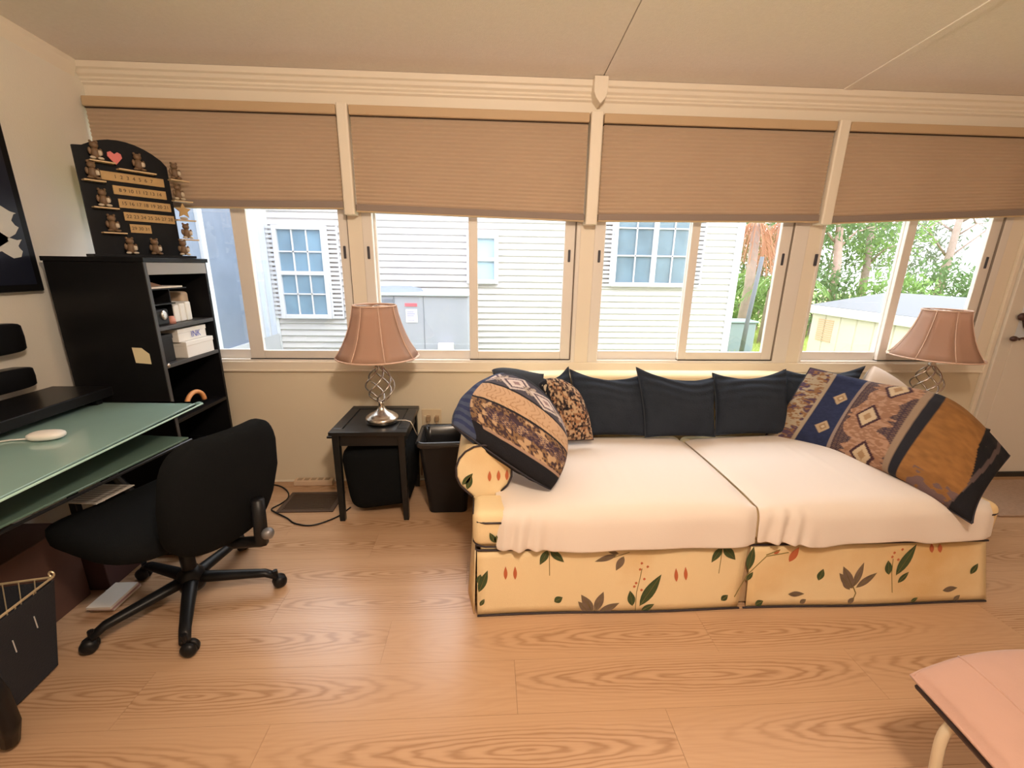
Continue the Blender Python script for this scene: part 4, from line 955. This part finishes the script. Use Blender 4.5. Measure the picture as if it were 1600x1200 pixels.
for k, (yy, hh) in enumerate(((2.245, .085), (2.29, .09), (2.335, .095))):
    part('white_carton', MB().box(-1.66, -1.56, yy, yy+.04, 1.0525, 1.0525+hh), whitecard, bevel=.006, seg=3, label=['white carton nearest the small black gadget', 'white carton in the middle of three', 'white carton beside the beige container'][k], cat='carton', group='white cartons on the upper shelf')
cm = root('camera_gadget', (-1.57, 2.13, 1.0525), 'small black gadget with a silver front on the upper shelf', 'gadget')
part('body', MB().box(-1.62, -1.54, 2.085, 2.18, 1.0525, 1.13), blackpl, cm, bevel=.01, seg=3)
part('lens', MB().sell((-1.537, 2.14, 1.10), (.008, .018, .024), 1, .6, 6, 12), mat('silver', (.7, .68, .65), .25, metal=.8), cm, smooth=True)
part('red_capped_jar', MB().lathe((-1.55, 2.205, 1.0525), [(0, 0), (.016, 0), (.016, .022), (.012, .026), (.012, .036), (0, .037)], 14), mat('jar_pink', (.65, .30, .24), .4), smooth=True, label='tiny pink jar in front of the white cartons', cat='jar')
tr = root('letter_tray', (-1.64, 2.18, 1.15), 'black two-tier letter tray under the top rail', 'tray')
part('tier', MB().box(-1.80, -1.53, 2.066, 2.225, 1.148, 1.154), blackpl, tr, bevel=.001)
part('tier', MB().box(-1.80, -1.53, 2.066, 2.32, 1.218, 1.224), blackpl, tr, bevel=.001)
for yy in (2.066, 2.221): part('upright', MB().box(-1.80, -1.55, yy, yy+.004, 1.0525, 1.22), blackpl, tr)
part('paper_stack', MB().box(-1.79, -1.525, 2.075, 2.285, 1.2245, 1.232), whitepaper, label='white papers on the upper tier of the letter tray', cat='papers', bevel=.001)
part('brown_envelope', MB().add([(-1.78, 2.08, 1.233), (-1.54, 2.09, 1.233), (-1.56, 2.20, 1.235), (-1.78, 2.24, 1.235), (-1.78, 2.10, 1.285), (-1.56, 2.085, 1.27), (-1.60, 2.14, 1.262), (-1.78, 2.2, 1.262)], [(0,1,2,3),(4,7,6,5),(0,4,5,1),(1,5,6,2),(2,6,7,3),(3,7,4,0)]), mat('envelope_brown', (.33, .19, .12), .7), label='brown crumpled envelope on the letter tray papers', cat='envelope')
part('orange_band_gadget', MB().tube([(-1.56, 2.28+.07*math.cos(a), .62+.06*math.sin(a)) for a in np.linspace(0, PI, 14)], .012, 8), mat('orange_strap', (.70, .32, .12), .5), smooth=True, label='curved orange handle on the dark lower shelf', cat='handle')

# ------------------------------------------------------------------ calendar board on top of the bookcase
p0 = Vector((-1.775, 2.135, BH+.0005)); p1 = Vector((-1.582, 2.415, BH+.0005))
ex = (p1-p0).normalized(); ez = Vector((0, 0, 1)); ny = Vector((ex.y, -ex.x, 0)); W = (p1-p0).length
cal = root('calendar_board', tuple((p0+p1)/2), 'black arched perpetual calendar board with tiny figurine ledges on the bookcase', 'board')
def B(u, v, d=0): return p0+ex*(u*W)+ez*v-(-ny)*d
HB = .50
outl = [(0, 0), (1, 0), (1, HB*.86)]+[(1-t, HB*.86+(HB*.16)*math.sin(PI*t)**.7) for t in np.linspace(.06, .90, 10)]+[(.0, HB*.92), (0, HB*.90)]
n = len(outl); mb = MB(); mb.add([B(u, v, .0) for u, v in outl]+[B(u, v, -.014) for u, v in outl], [tuple(range(n)), tuple(range(n, 2*n))[::-1]]+[(i, (i+1) % n, n+(i+1) % n, n+i) for i in range(n)])
part('backboard', mb, mat('board_black', (.008, .009, .012), .5, noise=(25, .2), spec=.2), cal, bevel=.002)
part('base', MB().obox(B(.5, .006, .03), ex*(W/2+.03), ny*.05, ez*.006), mat('board_black'), cal, bevel=.002)
rowsn = [(.22, .92, .352, '1  2  3  4  5  6  7'), (.32, .92, .296, '8 9 10 11 12 13 14'), (.35, .95, .240, '15 16 17 18 19 20 21'), (.38, .97, .184, '22 23 24 25 26 27 28'), (.42, .66, .132, '29 30 31')]
for a, b, v, s in rowsn:
    pl_ = part('number_plaque', MB().obox(B((a+b)/2, v, .004), ex*(W*(b-a)/2), ny*.003, ez*.019), tan, cal, bevel=.001)
    part('numerals', textmb(s, B((a+b)/2, v, .0078), ex, ez, .020 if len(s) < 9 else .0215), blackink, pl_)
ledges = [(.12, .38, .405), (.40, .82, .385), (.02, .24, .322), (.06, .32, .212), (.10, .35, .106), (.98, 1.22, .372), (.98, 1.22, .276), (.98, 1.22, .186), (.98, 1.22, .092), (.86, 1.05, .40)]
for a, b, v in ledges[:9]:
    part('ledge', MB().obox(B((a+b)/2, v, .018), ex*(W*(b-a)/2), ny*.018, ez*.003), tanl, cal, bevel=.001)
ht = [(0, -.028), (.026, .004), (.024, .02), (.012, .026), (0, .016), (-.012, .026), (-.024, .02), (-.026, .004)]
c0 = B(.40, .43, .010); n = len(ht)
part('heart', MB().add([c0+ex*x+ez*y for x, y in ht]+[c0+ex*x+ez*y+ny*.006 for x, y in ht], [tuple(range(n)), tuple(range(n, 2*n))[::-1]]+[(i, (i+1) % n, n+(i+1) % n, n+i) for i in range(n)]), redm, cal, label='red heart')
def fig(u, v, d, style, lb):
    c = B(u, v+.001, d+.004); s = 1.35; r = root('figurine', tuple(c), lb, 'figurine', 'tiny figurines on the calendar board')
    if style == 'star':
        pts = [(math.sin(PI*k/5)*(.036 if k % 2 == 0 else .017), math.cos(PI*k/5)*(.036 if k % 2 == 0 else .017)+.040) for k in range(10)]
        part('star', MB().add([c+ex*x+ez*y for x, y in pts]+[c+ex*x+ez*y+ny*.008 for x, y in pts], [tuple(range(10)), tuple(range(10, 20))[::-1]]+[(i, (i+1) % 10, 10+(i+1) % 10, 10+i) for i in range(10)]), tan, r)
        part('stand', MB().sell(c+ez*.005, (.018, .014, .006), .8, .8, 6, 10), bearw, r, smooth=True); return
    part('body', MB().sell(c+ez*.019*s, (.013*s, .012*s, .018*s), .9, .9, 7, 12), bearm, r, smooth=True)
    hd = part('head', MB().sell(c+ez*.043*s, (.0115*s, .011*s, .011*s), 1, 1, 7, 12), bearm, r, smooth=True)
    for q in (-1, 1):
        part('ear', MB().sell(c+ez*.053*s+ex*q*.008*s, (.0045*s, .003*s, .0045*s), 1, 1, 5, 8), bearm, hd, smooth=True)
        part('arm', MB().sell(c+ez*.024*s+ex*q*.014*s+ny*.004, (.005*s, .005*s, .011*s), 1, 1, 5, 8), bearm, r, smooth=True)
        part('foot', MB().sell(c+ez*.0045*s+ex*q*.010*s+ny*.010, (.007*s, .010*s, .0045*s), 1, 1, 5, 8), bearw if style == 'b' else bearm, r, smooth=True)
    part('prop', MB().sell(c+ez*.020*s+ex*.012+ny*.013, (.009, .007, .011), .7, .7, 5, 8), bearw, r, smooth=True)
for u, v, d, st, lb in ((.20, .409, .018, 'b', 'tiny figurine on the top left ledge of the calendar board'), (.64, .389, .018, 'a', 'dark tiny figurine on the wide top ledge right of the red heart'), (.13, .326, .018, 'a', 'tiny figurine left of the first number row'),
    (.18, .216, .018, 'b', 'tiny pale-footed figurine left of the second and third number rows'), (.22, .110, .018, 'a', 'tiny figurine left of the fourth number row'), (1.06, .376, .018, 'a', 'tiny figurine on the uppermost right ledge'),
    (1.06, .280, .018, 'b', 'tiny figurine on the second right ledge'), (1.08, .190, .018, 'star', 'tan star figurine on the third right ledge'), (1.08, .096, .018, 'b', 'tiny figurine on the lowest right ledge'),
    (.34, .013, .045, 'b', 'tiny figurine standing on the board base at left'), (.62, .013, .045, 'a', 'tiny figurine standing on the middle of the board base'), (.97, .013, .045, 'b', 'tiny figurine standing on the right of the board base')):
    fig(u, v, d, st, lb)

# ================================================================== LEFT WALL: picture, pockets
pf = root('picture', (XL, 1.7, 1.2), 'black framed picture with white shapes on the left wall', 'picture')
part('frame', MB().box(XL+.001, XL+.035, 1.30, 2.062, 1.213, 2.02), black, pf, bevel=.006)
part('print', MB().box(XL+.034, XL+.0365, 1.33, 2.032, 1.243, 1.99), mat('print_dark', (.012, .015, .03), .3), pf)
mb = MB()
for cy, cz, ry, rz in ((1.93, 1.50, .10, .06), (1.84, 1.44, .12, .05), (1.95, 1.40, .07, .04), (1.78, 1.53, .06, .05), (1.90, 1.58, .04, .03)):
    pts = [(XL+.0372, cy+ry*math.cos(a)*(1+.35*math.sin(3*a+cy*9)), cz+rz*math.sin(a)*(1+.35*math.cos(4*a+cz*8))) for a in np.linspace(0, 2*PI, 18, endpoint=False)]
    mb.add(pts, [tuple(range(18))])
part('white_shapes', mb, mat('print_white', (.62, .62, .58), .4), pf)
for z, dz, lb in ((1.035, .062, 'upper of two black rounded bars jutting from the left wall'), (.868, .045, 'lower of two black rounded bars jutting from the left wall')):
    r = root('wall_pocket', (XL, 1.7, z), lb, 'wall rack', 'black racks on the left wall')
    part('tray', MB().sell((XL+.035, 1.66, z), (.034, .24, dz), .25, .2, 10, 28), black, r, smooth=True)
    part('bracket', MB().box(XL+.0005, XL+.01, 1.45, 1.85, z-.02, z+.02), blackpl, r)

# ================================================================== DESK
dk = root('glass_desk', (-1.6, 1.3, 0), 'frosted green glass desk with keyboard shelf, against the left wall', 'desk')
def slabpoly(pts, z0, z1): return MB().prism(pts, 2, z0, z1)
def rnd_corner(c, a, b, r, n=6):
    c, a, b = Vector(c), Vector(a), Vector(b); u = (a-c).normalized(); v = (b-c).normalized(); o = c+u*r+v*r; out = []
    for k in range(n+1):
        t = PI/2*k/n; out.append(tuple(o-u*r*math.sin(t)*1-v*r*math.cos(t))[:2])
    return out
ZT = .73
corn = rnd_corner((-1.302, 1.955, 0), (-1.95, 1.955, 0), (-1.302, .4, 0), .025)
poly = [(-1.95, .45), (-1.302, .45)]+corn+[(-1.95, 1.955)]
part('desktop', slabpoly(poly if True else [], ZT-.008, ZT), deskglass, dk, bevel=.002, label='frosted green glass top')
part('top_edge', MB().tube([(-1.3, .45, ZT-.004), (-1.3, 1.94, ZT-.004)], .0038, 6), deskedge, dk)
poly = [(-1.75, .70), (-1.44, .66), (-1.290, 1.80), (-1.60, 1.84)]
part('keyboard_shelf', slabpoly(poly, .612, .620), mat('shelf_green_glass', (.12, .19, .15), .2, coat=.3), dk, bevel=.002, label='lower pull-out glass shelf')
part('shelf_rail', MB().tube([(-1.428, .66, .608), (-1.280, 1.80, .608)], .006, 6), metalblk, dk)
for yy in (.6, 1.84):
    part('leg', MB().box(-1.90, -1.87, yy, yy+.03, 0, ZT-.009), metalblk, dk, bevel=.003)
    part('leg', MB().tube([(-1.88, yy+.015, .70), (-1.42, yy+.015, .03)], .017, 8) if yy > 1 else MB().box(-1.42, -1.39, yy, yy+.03, 0, ZT-.009), metalblk, dk)
    part('foot', MB().tube([(-1.90, yy+.015, .018), (-1.36, yy+.015, .018)], .018, 8), metalblk, dk)
    part('top_bracket', MB().box(-1.90, -1.36, yy, yy+.03, ZT-.04, ZT-.009), metalblk, dk)
part('cross_bar', MB().box(-1.895, -1.875, .63, 1.84, .42, .48), metalblk, dk)
part('brace', MB().tube([(-1.30, 1.78, .60), (-1.21, 1.71, .505)], .009, 6), greymetal, dk, label='grey diagonal brace')
part('desk_riser', MB().box(-1.955, -1.70, .5, 1.97, .758, .80).box(-1.94, -1.72, 1.90, 1.93, .7305, .76).box(-1.94, -1.72, .55, .58, .7305, .76), black, bevel=.004, label='long low black riser along the back of the desk', cat='riser')
ms = root('computer_mouse', (-1.56, 1.52, ZT), 'white computer mouse on the glass desk', 'mouse')
part('shell', MB().sell((-1.57, 1.515, ZT+.016), (.055, .034, .0155), .75, .8, 10, 20, R=Matrix.Rotation(.15, 3, 'Z')), whitepl, ms, smooth=True)
part('cord', MB().tube([(-1.62, 1.505, ZT+.006), (-1.68, 1.50, ZT+.004), (-1.72, 1.47, ZT+.004), (-1.76, 1.42, ZT+.004)], .003, 6), whitepl, ms, smooth=True)
def sheetpaper(name, pts, z, lb, col=whitepaper):
    r = root(name, pts[0]+(z,), lb, 'paper'); part('page', MB().prism(pts, 2, z, z+.003), col, r)
    a, b, c, d = [Vector(p+(z+.0036,)) for p in pts]; mb = MB()
    for k in range(1, 9):
        t = k/9; p, q = a.lerp(d, t), b.lerp(c, t); p, q = p.lerp(q, .1), p.lerp(q, .9); u = (d-a).normalized()*.0016
        mb.add([p-u, q-u, q+u, p+u], [(0,1,2,3)])
    part('print_lines', mb, mat('print_grey', (.3, .22, .2), .8), r, kind='stuff')
# ================================================================== OFFICE CHAIR
ch = root('office_chair', (-1.215, 1.56, 0), 'black swivel office chair with five castors at the desk', 'chair')
hub = Vector((-1.215, 1.56, 0)); fd = Vector((-.925, .38, 0)).normalized(); sd = Vector((fd.y, -fd.x, 0))  # facing, side
Rz = Matrix((( fd.x, sd.x, 0), (fd.y, sd.y, 0), (0, 0, 1)))
for k, ang in enumerate((10, -62, -128, 84, 156)):
    a = math.radians(ang); d = Vector((math.cos(a), math.sin(a), 0)); sp_ = Vector((-d.y, d.x, 0)); L = .315
    rows = []
    for f in np.linspace(0, 1, 8):
        r = .02+(L-.02)*f; w_ = .028-.010*f; zt = .125-.035*f+(-.018*(max(0, f-.85)/.15)**2); zb = zt-.045+.014*f
        c = hub+d*r
        rows.append([c+sp_*w_*math.cos(t)+Vector((0, 0, (zt+zb)/2+(zt-zb)/2*math.sin(t))) for t in np.linspace(0, 2*PI, 12, endpoint=False)])
    mb = MB(); mb.grid(rows, cv=True); mb.f.append(tuple(range(12))[::-1]); mb.f.append(tuple(84+q for q in range(12)))
    lg = part('leg', mb, blackpl, ch, smooth=True)
    c = hub+d*(L-.005)
    ca_ = a+[.5, 1.1, -.5, .9, .3][k]; cx = Vector((math.cos(ca_), math.sin(ca_), 0)); cy = Vector((-cx.y, cx.x, 0))
    for q in (-1, 1):
        rows = []
        for off, rad in ((.003, .012), (.003, .027), (.010, .0275), (.020, .024), (.026, .012)):
            rows.append([c+cx*.012+cy*q*off+cx*rad*math.cos(t)+Vector((0, 0, .028+rad*math.sin(t))) for t in np.linspace(0, 2*PI, 16, endpoint=False)])
        mb = MB(); mb.grid(rows, cv=True); mb.f.append(tuple(range(16))); mb.f.append(tuple(64+t for t in range(16))[::-1]); part('caster', mb, blackpl, lg, smooth=True)
    part('caster_stem', MB().tube([c+Vector((0, 0, .085)), c+Vector((0, 0, .035))], .010, 8), blackpl, lg)
part('hub', MB().lathe(hub, [(0, .06), (.045, .06), (.048, .075), (.048, .125), (.035, .14), (.03, .15), (0, .15)], 20), blackpl, ch, smooth=True)
part('gas_lift', MB().lathe(hub, [(.026, .14), (.026, .27), (.018, .272), (.018, .34), (0, .34)], 16), blackpl, ch, smooth=True)
part('mechanism', MB().obox(hub+Vector((0, 0, .355))-fd*.03, fd*.11, sd*.055, Vector((0, 0, .025))), blackpl, ch, bevel=.008)
sc_ = hub+fd*.02-sd*.05+Vector((0, 0, .43))
def seatfn(p):
    return Vector((p.x, p.y, p.z + .015*(p.y/.24)**2 - (.03*max(0, p.x/.25)**3)))
part('seat', MB().sell(sc_, (.26, .265, .052), .45, .55, 14, 36, fn=seatfn, R=Rz), blackfab, ch, smooth=True)
# backrest: curved shell
bc = hub - fd*.375 - sd*.035 + Vector((0, 0, .605))
def backfn(p):
    t = p.z/.20; wsc = 1-.16*max(0, t)**2-.14*max(0, -t)**2
    return Vector((p.x - .06*(p.y/.21)**2*-1 - .045*t*1.0 - .015*math.cos(t*1.5), p.y*wsc, p.z))
part('backrest', MB().sell(bc, (.045, .205, .215), .38, .45, 18, 40, fn=backfn, R=Rz), blackfab, ch, smooth=True)
part('back_bar', MB().tube([hub-fd*.08+Vector((0, 0, .355)), hub-fd*.30+Vector((0, 0, .34)), hub-fd*.43+Vector((0, 0, .38)), hub-fd*.44+Vector((0, 0, .55))], [.022, .022, .024, .022], 8), blackpl, ch, smooth=True)
part('height_knob', MB().sell(hub-fd*.465+Vector((0, 0, .42)), (.02, .02, .02), .8, .8, 8, 12), greymetal, ch, smooth=True, label='grey adjusting knob')
part('lever', MB().tube([hub+Vector((0, 0, .36))+sd*.05, hub+Vector((0, 0, .355))+sd*.20], .005, 6), blackpl, ch)
sheetpaper('paper_sheet', [(-1.56, 1.27), (-1.32, 1.24), (-1.22, 1.42), (-1.46, 1.45)], .6205, 'printed sheet on the lower glass shelf under the desktop') if False else None
a = [tuple(P(x, y, z=.492))[:2] for x, y in ((103, 785), (150, 787), (210, 757), (152, 756))]
sheetpaper('paper_sheet', a, .488, 'printed sheets lying on the front of the chair seat')
# boxes, papers and basket under the desk
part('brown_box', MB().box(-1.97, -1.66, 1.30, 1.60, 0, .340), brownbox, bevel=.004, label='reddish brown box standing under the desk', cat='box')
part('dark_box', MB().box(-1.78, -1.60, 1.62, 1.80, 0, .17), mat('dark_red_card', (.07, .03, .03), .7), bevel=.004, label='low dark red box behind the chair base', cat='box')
for k in range(3):
    part('magazine', MB().obox((-1.53+.004*k, 1.565-.01*k, .012+.012*k), (.045, .0, 0), (.0, .07, 0), (0, 0, .0055)), whitepaper if k != 1 else mat('magazine_pink', (.5, .3, .3), .6), label=['lowest magazine on the floor beneath the desk', 'pinkish magazine in the middle of the floor pile', 'topmost magazine of the pile beneath the desk'][k], cat='magazine', group='magazines on the floor beneath the desk')
bs = root('wire_basket', (-1.62, 1.22, 0), 'dark fabric basket with a cream wire rim at the left edge', 'basket')
A_, B_, C_, D_ = P(80, 902, z=.33), P(-40, 918, z=.33), P(-60, 1010, z=.33), P(0, 962, z=.33)
A_ = P(82, 902, z=.33); far = P(-60, 921, z=.33); near = P(-60, 1010, z=.33)
dirn = (near-A_).normalized(); nearp = A_+dirn*.42; farp = A_+(far-A_).normalized()*.30; back = farp+(nearp-A_)
cor = [A_, nearp, back, farp]; cc = sum(cor, Vector())/4
bot_ = [Vector((cc.x+(c.x-cc.x)*.82, cc.y+(c.y-cc.y)*.82, .012)) for c in cor]
part('fabric_body', MB().grid([[Vector(c)-Vector((0, 0, .012)) for c in cor], bot_], cv=True).add(bot_, [(0,1,2,3)]), mat('basket_cloth', (.018, .02, .028), .9, bump=(200, .3)), bs, solid=.004)
part('rim_wire', MB().tube(cor, .0045, 6, closed=True), mat('cream_wire', (.62, .50, .32), .35, metal=.3), bs)
part('corner_loop', MB().tube([A_+Vector((.008*math.cos(t), 0, .012+.010*math.sin(t))) for t in np.linspace(0, 2*PI, 12, endpoint=False)], .003, 6, closed=True), mat('cream_wire'), bs)
mb = MB()
for k in range(1, 7):
    for (a, b, c, d) in ((cor[0], cor[3], bot_[0], bot_[3]), (cor[0], cor[1], bot_[0], bot_[1])):
        t = k/7; u_, v_ = a.lerp(b, t), c.lerp(d, t); inn = (cc-u_)*.02; part('wire', MB().tube([u_+inn, v_+inn], .0018, 5), mat('cream_wire'), bs)
mb = MB()
nrm = Vector((dirn.y, -dirn.x, 0)); nrm = nrm if nrm.dot(Vector((0, 0, H))-A_) > 0 else -nrm
for k, (t, z) in enumerate(((.18, .23), (.36, .21), (.55, .19))):
    q = cor[0].lerp(cor[1], t); qb = bot_[0].lerp(bot_[1], t); f = (q.z-z)/(q.z-qb.z); c = q.lerp(qb, f); out = nrm*.006
    part('stitch', MB().tube([c+out+Vector((0, 0, .022)), c+out-Vector((0, 0, .022))], .0016, 5), mat('stitch_white', (.6, .6, .6), .6), bs)
# black foot at the lower left corner
part('floor_stand_foot', MB().tube([P(-30, 1060, Y=.95), P(-5, 1090, Y=.97), P(14, 1130, Y=.98), P(16, 1160, Y=.985)], [.026, .026, .024, .020], 10), blackpl, smooth=True, label='black curved foot of a stand at the lower left corner', cat='stand')

# ================================================================== FOOTSTOOL
fs = root('footstool', (1.42, .55, 0), 'pinkish suede footstool with cream bent legs at the lower right', 'footstool')
zt = .40
c_tip = P(1424, 1056, z=zt); c_far = P(1700, 1033, z=zt+.03); c_near = P(1610, 1262, z=zt-.01)
c4 = c_far+(c_near-c_tip)
me_ = (c_tip+c_far)/2+Vector((0, .025, .018)); 
net = [[c_tip, me_, c_far], [(c_tip+c_near)/2, (c_tip+c4)/2+Vector((0, 0, .015)), (c_far+c4)/2], [c_near, (c_near+c4)/2, c4]]
o, pth = pillow('cushion', net, .07, pinkcush, None, None, n=40, parent=fs, puck=.002, seed=21, plump=.2, ear=.3)
part('welt', MB().tube([tuple(p) for p in pth], .004, 6, closed=True), pinkcush, fs, smooth=True)
part('seam', MB().tube([tuple(LAST_A[i, 11]+np.array((0, 0, -.001))) for i in range(1, 40)], .0035, 6), pinkcush, fs, smooth=True)
part('seam', MB().tube([tuple(2*(LAST_A[i, 11])-LAST_A[i, 11]) for i in range(1, 40)], .002, 5), mat('seam_brown', (.28, .15, .11), .9), fs, smooth=True)
seam_a = c_tip.lerp(c_far, .30); seam_b = c_near.lerp(c4, .30)
ctr = (c_tip+c4)/2
dn = Vector((0, 0, -.028))
part('frame', MB().tube([c_tip.lerp(ctr, .08)+dn, c_far.lerp(ctr, .08)+dn, c4.lerp(ctr, .08)+dn, c_near.lerp(ctr, .08)+dn], .009, 8, closed=True), mat('stool_frame_dark', (.05, .03, .03), .5), fs, smooth=True)
for q in (P(1497, 1128, z=.34), P(1560, 1165, z=.34)):
    pass
def bentleg(a, b): return MB().tube(smoothpath([a, a+Vector((-.012, .0, -.05)), a.lerp(b, .5)+Vector((-.012, 0, 0)), b+Vector((0, 0, .03)), b], 5), .011, 8)
g = [c_tip.lerp(c_near, .30), c_tip.lerp(c_near, .85), c_far.lerp(c4, .3), c_far.lerp(c4, .85)]
for i, q in enumerate(g):
    t = q.lerp(ctr, .14)+Vector((0, 0, -.04)); b = Vector((t.x+(.02 if i < 2 else -.02), t.y-.01, .004)); part('leg', bentleg(t, b), whitemetal, fs, smooth=True)
part('stretcher', MB().tube([g[0].lerp(ctr, .14)+Vector((0, 0, -.22)), g[2].lerp(ctr, .14)+Vector((0, 0, -.22))], .008, 8).tube([g[0].lerp(ctr, .14)+Vector((0, 0, -.3)), g[1].lerp(ctr, .14)+Vector((0, 0, -.3))], .008, 8), whitemetal, fs, smooth=True)

# ceiling lamp above the camera
cl = root('ceiling_lamp', (.25, .02, ceil_z(.02)-.01), 'round ceiling lamp base above the viewer', 'ceiling lamp')
part('canopy', MB().lathe((.25, .02, ceil_z(.02)-.03), [(0, .03), (.11, .03), (.12, .02), (.12, .012), (.03, 0), (0, 0)], 28), whitepl, cl, smooth=True)
bpy.context.view_layer.update()
